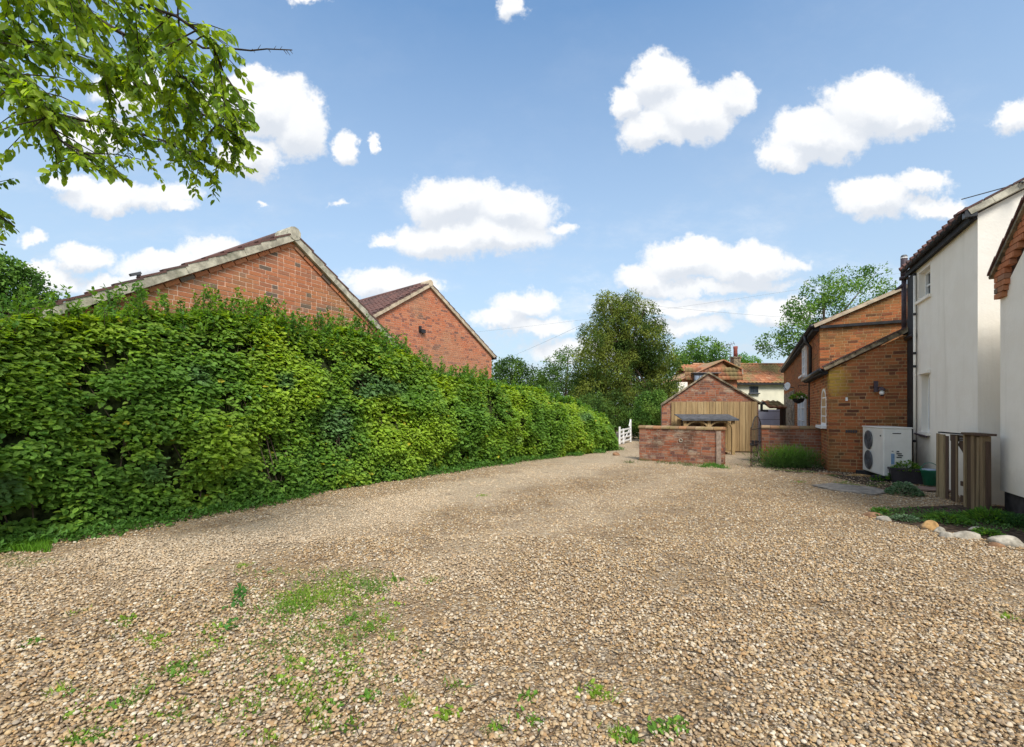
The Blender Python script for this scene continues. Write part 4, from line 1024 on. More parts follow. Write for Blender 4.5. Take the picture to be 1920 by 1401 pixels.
slab(b, sL_ + bn*.08, ap + bn*.08, ap + back, sL_ + back, .05); slab(b, ap + bn*.08, sR_ + bn*.08, sR_ + back, ap + back, .05); b.build('roof', M['darkverge'], bs)
b = MB(); b.prism([(0,0),(4.4,0),(4.4,hl),(0,hl)], bq0 - bn*.122, bkd, UP, ba, 0, .1); b.build('side_wall', M['brick4'], bs)
b = MB(); b.prism([(0,0),(4.4,0),(4.4,hl),(0,hl)], bq1 - bn*.122, bkd, UP, -ba, 0, .1); b.build('side_wall', M['brick4'], bs)
b = MB(); b.tube([sR_ + bn*.12 + ba*.04, sR_ + back*.9 + ba*.04], .05, 8); b.build('gutter', M['black'], bs)
b = MB(); q = sR_ + bn*.05; b.tube([q + UP*-.02, q + ba*.14 + UP*-.02 - UP*.02], .03, 6); b.tube([q - UP*.25, q + ba*.2 - UP*.26], .03, 6); b.tube([q - UP*.05, q - UP*.28], .045, 6); b.build('gutter_bracket', M['black'], bs)
tf = thing('board_fence', 'tall honey coloured vertical timber boarding across the outbuilding front', 'fence', bq0 + ba*.3)
fs0 = (1258-1241)/(1422-1241)*BL; nb = 29; wdt = (BL-fs0-.06)/nb
for i in range(nb):
    q = bq0 + ba*(fs0 + wdt*(i+.5)) + bn*(.055 + (.012 if i % 2 else 0)); hh_ = EYE + (HY-753.5)/FPX*BD + random.uniform(-.006,.006)
    b = MB(); b.box(q + UP*(hh_/2+.02), ba*(wdt/2-.003), bn*.011, UP*(hh_/2-.02)); b.build('board', M['board'], tf)
b = MB()
for hz_ in (.3, 1.3): b.box(bq0 + ba*(fs0+(BL-fs0)/2) + bn*.025 + UP*hz_, ba*((BL-fs0)/2-.05), bn*.018, UP*.04)
b.build('rail', M['darkwood'], tf, kind='stuff')
# log store
LD = 14.45; lq0 = Vector(((1281-CX)/FPX*LD, LD, 0)); lq1 = Vector(((1376-CX)/FPX*LD, LD-.05, 0)); la = lq1-lq0; LL = la.length; la.normalize(); ln = Vector((la.y,-la.x,0))
ls = thing('log_store', 'low open timber log store with arched openings and grey felt roof', 'log store', lq0)
zt = EYE - (787-HY)/FPX*LD
for s_ in (0.05, LL/2, LL-.05):
    for dd in (0, .55):
        b = MB(); b.box(lq0 + la*s_ - ln*dd + UP*(zt/2), la*.045, ln*.04, UP*(zt/2)); b.build('post', M['board'], ls)
for k in range(2):      # arched braces
    for sg in (-1, 1):
        c_ = lq0 + la*(.05 + (LL-.1)*(.25+.5*k)); b = MB(); pts = []
        for i in range(7):
            an = math.pi/2*i/6; pts.append((c_ + la*sg*(LL/4-.05)*math.sin(an) + UP*(zt-.06-.22*(1-math.cos(an)))))
        for i in range(6): b.bar(pts[i], pts[i+1], .05, .07, up=ln)
        b.build('brace', M['board'], ls)
b = MB(); b.box(lq0 + la*LL/2 + ln*.0 + UP*(zt-.02), la*(LL/2-.01), ln*.035, UP*.03); b.build('beam', M['board'], ls)
for i in range(9):
    b = MB(); b.box(lq0 + la*LL/2 - ln*.57 + UP*(.12+i*.115), la*(LL/2), ln*.008, UP*.05); b.build('slat', M['darkwood'], ls)
b = MB(); b.box(lq0 + la*LL/2 - ln*.28 + UP*.1, la*(LL/2-.0), ln*.26, UP*.015); b.build('floor', M['board'], ls)
b = MB(); slab(b, lq0 - la*.08 + ln*.12 + UP*(zt+.02), lq1 + la*.08 + ln*.12 + UP*(zt+.02), lq1 + la*.08 - ln*.62 + UP*(zt+.17), lq0 - la*.08 - ln*.62 + UP*(zt+.17), .02); b.build('felt_roof', M['slate'], ls)
b = MB(); b.box(lq0 + la*LL/2 + ln*.12 + UP*(zt+.0), la*(LL/2+.08), ln*.01, UP*.03); b.build('fascia', M['slate'], ls)
for i in range(26):     # split logs inside
    b = MB(); q = lq0 + la*random.uniform(.12, LL-.12) - ln*.3 + UP*(.17+.09*(i//9)); b.tube([q + ln*.15, q - ln*.15], random.uniform(.035,.05), 7); lo = b.build('log', M['oldwood'], ls)

# ------------------------------------------------------------------ far cottage
FD = 29.0
fc = thing('pantile_cottage', 'far cream cottage with orange pantile roof and dormer behind the outbuilding', 'house', ((1430-CX)/FPX*FD, FD, 0))
def Fp(x, y, d=0): return Vector(at(x, y, FD+d))
zE = Fp(0, 718).z; zR = zE + 1.55
xl, xr = Fp(1340,0).x, Fp(1500,0).x
b = MB(); b.abox(Fp(1284,0).x, xr, FD, FD+4, 0, zE); b.build('wall', M['render2'], fc)
tile_roof(fc, (xl-1.5, FD-.2, zE-.02), (1,0,0), (0, 2.2, 1.35), xr-xl+1.5, 2.6, .25, .26, M['pantile'], 300, 'pantile', .026, .03)
b = MB(); slab(b, (xl-1.5, FD-.2, zE-.03), (xr, FD-.2, zE-.03), (xr, FD+2.02, zE+1.33), (xl-1.5, FD+2.02, zE+1.33), .05); slab(b, (xl-1.5, FD+2.02, zE+1.33), (xr, FD+2.02, zE+1.33), (xr, FD+4.2, zE-.03), (xl-1.5, FD+4.2, zE-.03), .05); b.build('roof', M['pantile'], fc)
for i in range(14):
    b = MB(); q = Vector((xl-.6+i*.45, FD+2.02, zE+1.39)); b.tube([q, q + Vector((.43,0,0))], .09, 8); b.build('ridge_tile', M['pantile'], fc)
b = MB(); b.bar((xl-1.2, FD-.24, zE-.08), (xr, FD-.24, zE-.08), .1, .11); b.build('gutter', M['blackmatt'], fc)
# left cross wing gable seen over outbuilding: hip of pantiles
xa = Fp(1338,0).x; wl = Fp(1266,0).x; zl = Fp(0,712).z; za = Fp(0,675,-1).z
b = MB(); b.prism([(wl, 0), (xa+.9, 0), (xa+.9, zE+.2), (xa, za-.15), (wl, zl)], (0, FD-1.2, 0), (1,0,0), UP, (0,-1,0), -.2, 0); b.build('wing_wall', M['pantile'], fc)
d_ = Vector((xa-wl, 0, za-zl)); tl_ = d_.length
b = MB(); slab(b, (wl-.25, FD-1.4, zl-.1), (xa, FD-1.4, za), (xa, FD+3, za), (wl-.25, FD+3, zl-.1), .06); slab(b, (xa, FD-1.4, za), (xa+1.15, FD-1.4, za-.56), (xa+1.15, FD+3, za-.56), (xa, FD+3, za), .06); b.build('wing_roof', M['pantile'], fc)
# tiled hip facing the camera, with dormer
tile_roof(fc, (wl+.1, FD-1.42, zl-.1), (1,0,0), (0,.25,1), 3.4, .78, .25, .26, M['pantile'], 60, 'pantile', .026, .02)
window(fc, (Fp(1282,0).x, FD-1.62, Fp(0,728).z), Vector((1,0,0)), Vector((0,-1,0)), 1.0, .78, 2, 3, .06, 'glass_pale', sill=True, mt='slate')
b = MB(); b.abox(Fp(1282,0).x-.08, Fp(1282,0).x+1.6, FD-1.75, FD-1.2, Fp(0,704).z, Fp(0,704).z+.05); b.build('dormer_roof', M['lead'], fc)
b = MB(); b.abox(Fp(1256,0).x, Fp(1272,0).x, FD-1.5, FD-1.2, 0, zl-.25); b.build('wing_side', M['render'], fc)
window(fc, (Fp(1405,0).x, FD-.03, Fp(0,737).z), Vector((1,0,0)), Vector((0,-1,0)), .55, .42, 1, 2, .04, 'glass', sill=True, mt='slate')
# chimney + pot
cx0 = Fp(1379,0,1.15).x; b = MB(); b.abox(cx0-.22, cx0+.22, FD+.9, FD+1.4, zE+.5, Fp(0,672,1.15).z); b.abox(cx0-.27, cx0+.27, FD+.85, FD+1.45, Fp(0,672,1.15).z, Fp(0,670,1.15).z+.02); b.build('chimney', M['darkverge'], fc)
b = MB(); b.lathe((cx0, FD+1.15, Fp(0,670,1.15).z), [(.13,0),(.12,.5),(.14,.62),(.14,.72)], 12); b.build('chimney_pot', simple('terracotta', (.30,.09,.07), .8), fc, smooth=True)
b = MB(); b.abox(cx0+.22, cx0+.34, FD+.8, FD+1.3, zE+.55, zE+.95); b.build('flashing', M['stone'], fc)
ae = Vector((cx0-.35, FD+1.15, Fp(0,672,1.15).z)); tae = thing('tv_aerial', 'small aerial on a mast beside the far cottage chimney pot', 'aerial', ae)
b = MB(); b.tube([ae - UP*.9, ae + UP*.95], .02, 6); b.build('mast', M['lead'], tae)
b = MB(); b.tube([ae + UP*.9 + Vector((-.55,0,-.12)), ae + UP*.9 + Vector((.3,0,.1))], .014, 6); b.build('boom', M['lead'], tae)
for k in range(6):
    b = MB(); q = ae + UP*(.9-.12+.045*k) + Vector((-.55+.16*k,0,0)); b.tube([q - UP*.13 - Vector((0,.1,0)), q + UP*.13 + Vector((0,.1,0))], .012, 6); b.build('element', M['lead'], tae)
# porch with pantiles and pale boarded shed in the gap
PD = 20.5; po_ = thing('tiled_porch', 'small pantiled porch roof over a dark opening beside the flint wall', 'porch', (at(1455,800,PD)[0], PD, 0))
xa0, xa1 = at(1441,0,PD)[0], at(1473,0,PD)[0]; zb = at(0,764,PD)[2]
b = MB(); slab(b, (xa0, PD-.1, zb), (xa1, PD-.1, zb), (xa1, PD+.6, zb+.30), (xa0, PD+.6, zb+.30), .05); b.build('roof', M['pantile'], po_)
tile_roof(po_, (xa0, PD-.12, zb+.0), (1,0,0), (0,.7,.30), xa1-xa0, .8, .25, .26, M['pantile'], 20, 'pantile', .04, .01)
b = MB(); b.abox(at(1463,0,PD)[0], xa1-.01, PD+.02, PD+.3, 0, zb-.04); b.build('dark_door', M['darkwood'], po_)
b = MB(); b.abox(xa0+.02, xa0+.08, PD+.02, PD+.08, 0, zb-.04) if False else b.abox(xa1-.1, xa1-.02, PD-.05, PD+.015, 0, zb-.04); b.build('post', M['darkwood'], po_)
SD = 19.5; shd = thing('boarded_screen', 'pale lilac grey horizontally boarded screen seen through the gate gap', 'fence', (at(1440,800,SD)[0], SD, 0))
sx0, sx1 = at(1412,0,SD)[0], at(1462,0,SD)[0]
M['lilac'] = simple('lilac_grey_paint', (.50,.50,.56), .5, .05, 4, .05, .4)
for i in range(5):
    z0_ = .0 + i*.34; b = MB(); b.abox(sx0, sx1, SD, SD+.04, z0_, min(z0_+.325, at(0,768,SD)[2])); b.build('panel', M['lilac'], shd)
b = MB(); b.abox(sx0+.01, sx1-.01, SD+.045, SD+.07, 0, at(0,768,SD)[2]-.01); b.build('backing', M['blackmatt'], shd)

# ------------------------------------------------------------------ white field gate
wg0 = Vector((*gp(1162, 834), 0)); wg1 = Vector((wg0.x+.80, wg0.y+1.35, 0)); wa = wg1-wg0; wL = wa.length; wa.normalize()
wgt = thing('field_gate', 'white painted five bar wooden gate at the end of the hedge', 'gate', wg0)
for i in range(4):
    hz_ = .10 + i*.16; b = MB(); b.bar(wg0 + UP*hz_, wg1 + UP*(hz_+.05), .03, .06); b.build('bar', M['whitep'], wgt)
for s_, h_ in ((0, .72), (wL, 1.0), (wL*.33, .62)):
    q = wg0 + wa*s_; b = MB(); b.box(q + UP*(h_/2+.02), wa*.035, Vector((wa.y,-wa.x,0))*.03, UP*(h_/2)); b.build('stile', M['whitep'], wgt)
b = MB(); q = wg1 - UP*0; b.bar(q + UP*.68, wg0 + wa*(wL*.35) + UP*.12, .02, .05); b.build('brace', M['whitep'], wgt)
b = MB(); q = wg1; b.bar(q + UP*.98, q - wa*.22 + UP*.72, .03, .06); b.build('curved_head', M['whitep'], wgt)

# ------------------------------------------------------------------ hedge
hp_ = np.array(hb); seg = np.linalg.norm(np.diff(hp_, axis=0), axis=1); cum = np.concatenate([[0], np.cumsum(seg)]); HL = cum[-1]
hx = np.array([x for x, _ in hedge_px], float)
topy = np.interp(hx, [-120,0,150,330,480,620,740,800,900,1000,1060,1110,1160], [640,628,604,592,608,628,678,676,724,734,744,764,802])
hts = EYE + (HY-topy)*(hp_[:,1]+.65)/FPX
hts = np.clip(hts, .9, 3.2)
def hedge_frame(t):
    p = np.stack([np.interp(t, cum, hp_[:,0]), np.interp(t, cum, hp_[:,1])], 1)
    e = .25; q = np.stack([np.interp(t+e, cum, hp_[:,0]), np.interp(t+e, cum, hp_[:,1])], 1) - np.stack([np.interp(t-e, cum, hp_[:,0]), np.interp(t-e, cum, hp_[:,1])], 1)
    d = nrm(q); n = np.stack([d[:,1], -d[:,0]], 1); H = np.interp(t, cum, hts); return p, d, n, H
def hedge_surface(t, q, inset=0.0):
    """q 0..1 from foot up the face, over the top to the back"""
    p, d, n, H = hedge_frame(t)
    f = np.clip(q/.68, 0, 1); g = np.clip((q-.68)/.32, 0, 1)
    bulge = .16*np.sin(np.pi*np.clip(f,0,1)**.8)
    offs = -(-bulge + .30*f**3) - .62*g
    z = H*(f*(1-.10*f*0)) ; z = np.where(g > 0, H*(1-.10*(g-.35)**2) , z*.985)
    wob = (vnoise(np.stack([t, z, offs*0], 1), .9)-.5)*.34 + (vnoise(np.stack([t, z, offs*0+5], 1), 2.6)-.5)*.22
    nh = np.where(g > 0, .25, 1.0); nz_ = np.where(g > 0, 1.0, .25*f)
    tap = np.clip((HL - t)/.8, 0.15, 1)
    pos = np.zeros((len(t), 3)); pos[:, :2] = p + n*(offs*tap + wob*nh - inset*nh - .10)[:, None]; pos[:, 2] = z*np.where(HL-t < .5, .6+.8*(HL-t), 1) + (wob - inset)*nz_
    out = np.zeros((len(t), 3)); out[:, :2] = n*nh[:, None]; out[:, 2] = nz_ + .1
    return pos, nrm(out), np.concatenate([d, np.zeros((len(d),1))], 1)
hg = thing('mixed_hedge', 'long tall leafy green mixed hedge lining the left side of the drive', 'hedge', (hb[3][0], hb[3][1], 0))
# solid core blocking the view, the hedge's inner shade put into its colour
tg_ = np.linspace(0, HL, 90); qg = np.linspace(0, 1, 26); TT, QQ = np.meshgrid(tg_, qg, indexing='ij')
pos, _, _ = hedge_surface(TT.ravel(), QQ.ravel(), .24); pos[:, 2] = np.maximum(pos[:, 2], 0)
b = MB(); nq = len(qg); vs = [tuple(x) for x in pos]; fs = [(i*nq+j, i*nq+j+1, (i+1)*nq+j+1, (i+1)*nq+j) for i in range(len(tg_)-1) for j in range(nq-1)]
# back skirt to the ground
base_n = len(vs); backv = [(vs[i*nq+nq-1][0], vs[i*nq+nq-1][1], 0) for i in range(len(tg_))]; vs += backv
fs += [(i*nq+nq-1, base_n+i, base_n+i+1, (i+1)*nq+nq-1) for i in range(len(tg_)-1)]
fs += [tuple((len(tg_)-1)*nq+j for j in range(nq)) + (base_n+len(tg_)-1,), tuple(j for j in range(nq)) + (base_n,)]
b.add(vs, fs); b.build('interior', M['core'], hg, smooth=True)
n = 150000
# more, smaller leaves near the camera
tq_ = HL*rng.random(n)**1.12; qq_ = rng.random(n)**.92
pos, out, tan = hedge_surface(tq_, qq_); depth = rng.exponential(.085, n) - .05
cl = vnoise(pos, 3.4); hole = vnoise(pos, 1.7)
cl2 = vnoise(pos+11, 7.5); keep = (cl*.6+cl2*.4 > .33) & (depth < .33) & ~((hole < .18) & (depth < .16)); keep |= (rng.random(n) < .05)
pos, out, tan, depth, cl = pos[keep], out[keep], tan[keep], depth[keep], cl[keep]; n = len(pos)
pos = pos - out*depth[:, None]*1.15 + rdir(n)*.02 + out*((cl-.5)*.16)[:, None]
dist = np.linalg.norm(pos - np.array([0,0,EYE]), axis=1)
size = (.060 + .0014*dist)*rng.uniform(.55, 1.4, n)
big = (vnoise(pos, .8) > .62) & (rng.random(n) < .35); size[big] *= 1.45
D = nrm(tan*rng.normal(0,1,(n,1)) + out*.55 + np.array([0,0,-.35]) + rdir(n)*.45)
Nn = nrm(out*.75 + np.array([0,0,.75]) + rdir(n)*.6)
hue = vnoise(pos + 40, 1.1); hue2 = vnoise(pos + 90, 4.5)
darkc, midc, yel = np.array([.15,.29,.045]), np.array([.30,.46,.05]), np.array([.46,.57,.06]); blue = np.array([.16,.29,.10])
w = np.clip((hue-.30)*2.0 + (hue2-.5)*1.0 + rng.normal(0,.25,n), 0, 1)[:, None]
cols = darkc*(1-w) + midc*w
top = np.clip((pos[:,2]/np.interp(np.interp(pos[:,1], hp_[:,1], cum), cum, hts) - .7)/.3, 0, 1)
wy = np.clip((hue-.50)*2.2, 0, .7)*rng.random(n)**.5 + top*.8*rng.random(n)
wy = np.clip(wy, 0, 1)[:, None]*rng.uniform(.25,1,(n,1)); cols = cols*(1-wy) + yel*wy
wb = (np.clip((vnoise(pos+200, 1.6)-.74)*8, 0, 1))[:, None]; cols = cols*(1-wb) + blue*wb
ye = rng.random(n) < .006; cols[ye] = (.55,.48,.05)
cols *= rng.uniform(.75,1.25,(n,1))
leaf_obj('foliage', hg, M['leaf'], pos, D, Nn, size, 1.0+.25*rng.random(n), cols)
# shoots standing above the top
ns = 900; ts = HL*rng.random(ns); p0s, o0, _ = hedge_surface(ts, rng.uniform(.6,.98,ns), .05); P_, D_, N_, S_, C_ = [], [], [], [], []
sh = MB()
for i in range(ns):
    Ls = rng.uniform(.12,.46)*(1.25 if ts[i] < HL*.62 else .6); dr = nrm((o0[i]*.35 + np.array([0,0,1]) + rng.normal(size=3)*.28)[None])[0]
    sh.tube([p0s[i], p0s[i]+dr*Ls*.6, p0s[i]+dr*Ls+np.array([0,0,-.02])], [.004,.003,.0015], 3, cap=False)
    m_ = int(10+Ls*62); f_ = rng.random(m_)**.8
    P_.append(p0s[i]+dr*(Ls*f_)[:, None]+rng.normal(size=(m_,3))*.015); dd = rdir(m_); D_.append(nrm(dd+dr*.3+np.array([0,0,-.15]))); N_.append(nrm(np.array([0,0,1.])+rdir(m_)*.6))
    S_.append(rng.uniform(.035,.07,m_)*(1+ts[i]/HL*.4)); base = np.array([.17,.31,.04]) if rng.random() < .6 else np.array([.10,.22,.04]); C_.append(base*rng.uniform(.8,1.35,(m_,1)))
leaf_obj('foliage', hg, M['leaf'], np.concatenate(P_), np.concatenate(D_), np.concatenate(N_), np.concatenate(S_), 1.0, np.concatenate(C_))
sh.build('stem', M['bark'], hg, kind='stuff')
# bare stems showing in the gaps
sh = MB()
for i in range(240):
    t0 = np.array([rng.uniform(0, HL)]); q0 = rng.uniform(.0,.25); p0, _, _ = hedge_surface(t0, np.array([q0]), rng.uniform(.02,.16)); p1, _, _ = hedge_surface(t0+rng.normal(0,.35), np.array([rng.uniform(.4,.68)]), rng.uniform(.02,.14))
    m_ = (p0[0]+p1[0])/2 + rng.normal(size=3)*.07; sh.tube([p0[0], m_, p1[0]], [.010,.007,.004], 4, cap=False)
sh.build('stem', M['bark'], hg, kind='stuff')
# single leaves near the camera
lm = leaf_mesh('hedge_leaf', np.array([[0,0,0.]]), np.array([[1.,0,0]]), np.array([[0,0,1.]]), np.array([1.0]), np.array([1.15]), np.array([[.1,.2,.03]]))
lm.materials.append(M['leafpart_h']); am = lm.attributes.new('tint','FLOAT','POINT')
k = 300; tl_ = rng.uniform(HL*.02, HL*.40, k); ps, os_, tn = hedge_surface(tl_, rng.uniform(.05,.62,k), -.035)
for i in range(k):
    Dx = Vector(nrm((tn[i]*rng.normal() + os_[i]*.5 + np.array([0,0,-.4]) + rng.normal(size=3)*.4)[None])[0]); Nx = Vector(nrm((os_[i]*.5+np.array([0,0,.9])+rng.normal(size=3)*.4)[None])[0])
    Nx = (Nx - Dx*Nx.dot(Dx)).normalized(); Bx = Nx.cross(Dx); s_ = random.uniform(.055,.085)
    Q = Matrix(((Dx.x*s_, Bx.x*s_, Nx.x*s_, ps[i][0]), (Dx.y*s_, Bx.y*s_, Nx.y*s_, ps[i][1]), (Dx.z*s_, Bx.z*s_, Nx.z*s_, ps[i][2]), (0,0,0,1))); place('leaf', lm, hg, Q)
# skirt of low weeds at hedge foot
n = 9000; ts = HL*rng.random(n)**1.1; p, d, nn_, H_ = hedge_frame(ts); off = rng.normal(.08,.10,n) + (vnoise(np.stack([ts,ts*0,ts*0],1), 1.6)-.5)*.35; pos = np.zeros((n,3)); pos[:, :2] = p + nn_*off[:, None]; pos[:, 2] = rng.random(n)*.10*np.clip(1.4-off*2.5, .15, 1.4)
wds = leaf_obj('verge_weeds', None, M['leaf'], pos, nrm(rdir(n)+np.array([0,0,.4])), nrm(np.array([0,0,1.])+rdir(n)*.5), rng.uniform(.03,.07,n), 1.0, np.array([.10,.22,.04])*rng.uniform(.6,1.6,(n,1)))
tag(wds, 'fringe of low weeds creeping out from the hedge foot onto gravel', 'weeds')
# grass patch at far left
n = 3500; gx = np.array([gp(x_, y_) for x_, y_ in zip(rng.uniform(-60,95,n), rng.uniform(1008,1036,n))]); P = np.column_stack([gx, rng.random(n)*.0])
g_ = leaf_obj('grass_verge', None, M['leaf'], P, nrm(rdir(n)*.45+np.array([0,0,1.])), rdir(n), rng.uniform(.04,.11,n), .10, np.array([.16,.34,.03])*rng.uniform(.6,1.3,(n,1)), 'blade'); tag(g_, 'bright green grass tuft at the near foot of the hedge', 'grass')

# ------------------------------------------------------------------ weeds in the gravel
P_, D_, N_, S_, C_ = [], [], [], [], []
Pg, Dg, Ng, Sg, Cg = [], [], [], [], []
def tuft(x, y, r, n, size, col, blade=True, fl=.5, hgt=0.0):
    size = size*1.3; n = int(n*1.3)
    c = np.array([*gp(x, y), .008]); q = c + np.column_stack([rng.normal(0, r, (n,2)), rng.random(n)*hgt])
    if blade: Pg.append(q); Dg.append(nrm(rdir(n)*fl*1.6+np.array([0,0,.8]))); Ng.append(rdir(n)); Sg.append(size*rng.uniform(.5,1.2,n)); Cg.append(np.array(col)*rng.uniform(.6,1.35,(n,1)))
    else: size *= .62; P_.append(q); D_.append(nrm(rdir(n)+np.array([0,0,.35]))); N_.append(nrm(np.array([0,0,1.])+rdir(n)*.5)); S_.append(size*rng.uniform(.5,1.2,n)); C_.append(np.array(col)*rng.uniform(.6,1.35,(n,1)))
YG, DG = (.26,.40,.05), (.15,.30,.045)
for (x, y, r) in [(520,1145,.09),(545,1130,.10),(575,1120,.11),(600,1108,.12),(640,1092,.10),(660,1130,.10),(675,1100,.08),(705,1108,.06),(560,1140,.09),(590,1128,.10),(620,1118,.1)]:
    tuft(x, y, r, 90, .05, YG if r > .09 else DG); tuft(x, y, r, 26, .035, YG, False)
for (x, y, r, s_) in [(447,1120,.03,.10),(447,1138,.03,.09),(430,1185,.025,.07)]: tuft(x, y, r, 22, s_*.6, (.09,.24,.05), False, hgt=.07)
for (x, y) in [(112,1300),(235,1165),(268,1302),(330,1345),(210,1330),(190,1385),(240,1175),(290,1206),(380,1232),(430,1322),(330,1257),(345,1262),(405,1182),(480,1302),(480,1332),(530,1285),(560,1250),(525,1278),(590,1340),(600,1365),(505,1390),(640,1270),(648,1240),(690,1310),(662,1362),(766,1320),(838,1342),(808,1092),(930,1370),(455,1063),(60,1208),(280,1200),(905,930),(850,1290),(990,1310),(1000,1355),(1135,1308),(1155,1380),(1180,1385),(1265,1365),(1890,1160),(1500,905),(1110,1300),(150,1385),(655,1165),(700,1180),(600,1180),(640,1200),(720,1165),(560,1300),(575,1315),(610,1330),(625,1290),(690,1180),(740,1090),(730,1200),(1240,1370)]:
    yl = rng.random() < .6; D0 = gp(x, y)[1]
    tuft(x, y, .018+.006*D0, int(rng.integers(18, 46)), .038, YG if yl else DG, rng.random() < .5); tuft(x, y, .02, 12, .03, YG, False)
for k in range(70): 
    x, y = rng.uniform(120,760), rng.uniform(1130,1400); tuft(x, y, .02, int(rng.integers(5,18)), .03, YG if rng.random() < .5 else DG, rng.random() < .5)
for k in range(330): x, y = rng.normal(590,80), rng.normal(1180,70); tuft(x, min(max(y,1075),1395), .05, 8, .03, (.20,.30,.07), rng.random() < .6)
for (x, y) in [(1225,862),(1240,866),(1275,868),(1300,870),(1330,872),(1345,873),(1335,870),(1320,874),(1350,876),(1210,862),(1290,872),(1180,866),(1260,868)]: tuft(x, y+2, .09, 110 if x > 1310 else 45, .08, (.10,.24,.04) if x > 1310 else (.12,.17,.06)); 
for (x, y) in [(1560,893),(1600,910),(1585,905),(1640,912),(1575,908),(1650,908),(1480,884),(1500,885),(1520,886),(1460,882)]: tuft(x, y, .07, 60, .04, (.13,.25,.05))
for (x, y, n_) in [(5,1050,60),(30,1058,90),(60,1060,60),(95,1055,30)]: tuft(x, y, .08, n_, .03, (.22,.3,.08))
ww = leaf_obj('gravel_weeds', None, M['leaf'], np.concatenate(P_), np.concatenate(D_), np.concatenate(N_), np.concatenate(S_), 1.1, np.concatenate(C_)); tag(ww, 'scattered small leafy weeds pushing up through the gravel', 'weeds')
ww = leaf_obj('gravel_grass', None, M['leaf'], np.concatenate(Pg), np.concatenate(Dg), np.concatenate(Ng), np.concatenate(Sg), .11, np.concatenate(Cg), 'blade'); tag(ww, 'sparse tufts of grass growing through the gravel', 'grass')

# ------------------------------------------------------------------ shrub by garden wall, bed plants, rocks
sq = Vector((*gp(1486, 879), 0)); shb = thing('green_shrub', 'rounded bushy green shrub in front of the right garden wall', 'shrub', sq)
n = 5200; th = rng.uniform(0, 2*np.pi, n); el_ = np.arccos(rng.uniform(0,1,n)); dr = np.stack([np.sin(el_)*np.cos(th), np.sin(el_)*np.sin(th), np.cos(el_)], 1)
bas = np.array([sq.x, sq.y+.15, .02]) + np.stack([rng.normal(0,.28,n), rng.normal(0,.12,n), np.zeros(n)], 1)
rad = np.array([.46,.28,.50]); f_ = rng.random(n)**.45; P = bas + dr*rad*f_[:, None]*(1+.2*(vnoise(dr*3+5,1.5)-.5))[:, None]; P[:,2] = np.abs(P[:,2])
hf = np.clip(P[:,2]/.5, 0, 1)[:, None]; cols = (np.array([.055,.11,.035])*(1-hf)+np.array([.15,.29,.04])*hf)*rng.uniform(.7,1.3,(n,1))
leaf_obj('foliage', shb, M['leaf'], P, nrm(dr+np.array([0,0,.5])+rdir(n)*.25), rdir(n), rng.uniform(.07,.14,n), .10, cols, 'blade')
leaf_obj('foliage', shb, M['leaf'], P[:1500]*1.0, nrm(dr[:1500]+rdir(1500)*.5), rdir(1500), rng.uniform(.03,.06,1500), .6, cols[:1500])
b = MB()
for k in range(30):
    an = k*.83; q = sq + Vector((random.gauss(0,.25), .15+random.gauss(0,.08), 0)); b.tube([q, q + Vector((.22*math.cos(an), .14*math.sin(an), .38))], [.006,.002], 4, cap=False)
b.build('stem', M['twig'], shb, kind='stuff')
low_plant('silvery_plant', 'low mound of silvery green leaves in front of the trough planter', 'plant', (*gp(1695, 928), .01), 900, .24, .20, .045, GS, width=1.3)
gq = 'low green plants in the stone edged bed'
low_plant('bed_plant', 'fluffy bright green plant at the foot of the old timber posts', 'plant', (*gp(1855, 978), .01), 900, .24, .14, .07, G1, gq, .35)
low_plant('bed_plant', 'dark green plant against the black plinth at the right edge', 'plant', (*gp(1905, 985), .01), 700, .22, .12, .07, [(.05,.13,.04),(.08,.18,.06)], gq, .4)
low_plant('bed_plant', 'bright green clump in the middle of the stone edged bed', 'plant', (*gp(1775, 978), .01), 560, .20, .08, .06, G1, gq, .5)
low_plant('bed_plant', 'grey green clump beside the leftmost white edging stone', 'plant', (*gp(1698, 977), .01), 300, .13, .06, .04, GS, gq)
low_plant('bed_plant', 'small green tuft at the left tip of the stone edged bed', 'plant', (*gp(1650, 962), .01), 200, .09, .05, .04, G1, gq)
low_plant('bed_plant', 'green sprig growing among the stones below the right bed plants', 'plant', (*gp(1852, 1004), .01), 260, .11, .06, .045, G1, gq)
low_plant('sprig_plant', 'little leafy sprig at the near corner of the heat pump', 'plant', (*gp(1645, 902), .01), 160, .09, .09, .05, G1)
low_plant('sprig_plant', 'arching leafy sprig between the heat pump and the trough', 'plant', (*gp(1676, 905), .05), 170, .10, .16, .06, G1)
n = 1500; a_ = rng.uniform(0,1,n); gx = np.array([gp(x_, y_) for x_, y_ in zip(rng.uniform(1630,1980,n), 956 + rng.random(n)*14 + np.clip(rng.uniform(-10,30,n),0,30)*.0)]); gx[:,0] += 0
ys = rng.uniform(0,1,n); gx = np.array([gp(1635+330*s_, 955+s_*10 + r_*(16+26*s_)) for s_, r_ in zip(a_, ys)])
bedc = leaf_obj('bed_cover', None, M['leaf'], np.column_stack([gx, np.full(n,.01)+rng.random(n)*.03]), nrm(rdir(n)+np.array([0,0,.4])), nrm(np.array([0,0,1.])+rdir(n)*.6), rng.uniform(.02,.05,n), .9, np.array([.10,.20,.05])*rng.uniform(.5,1.5,(n,1))); tag(bedc, 'creeping ground cover leaves in the stone edged bed', 'ground cover')
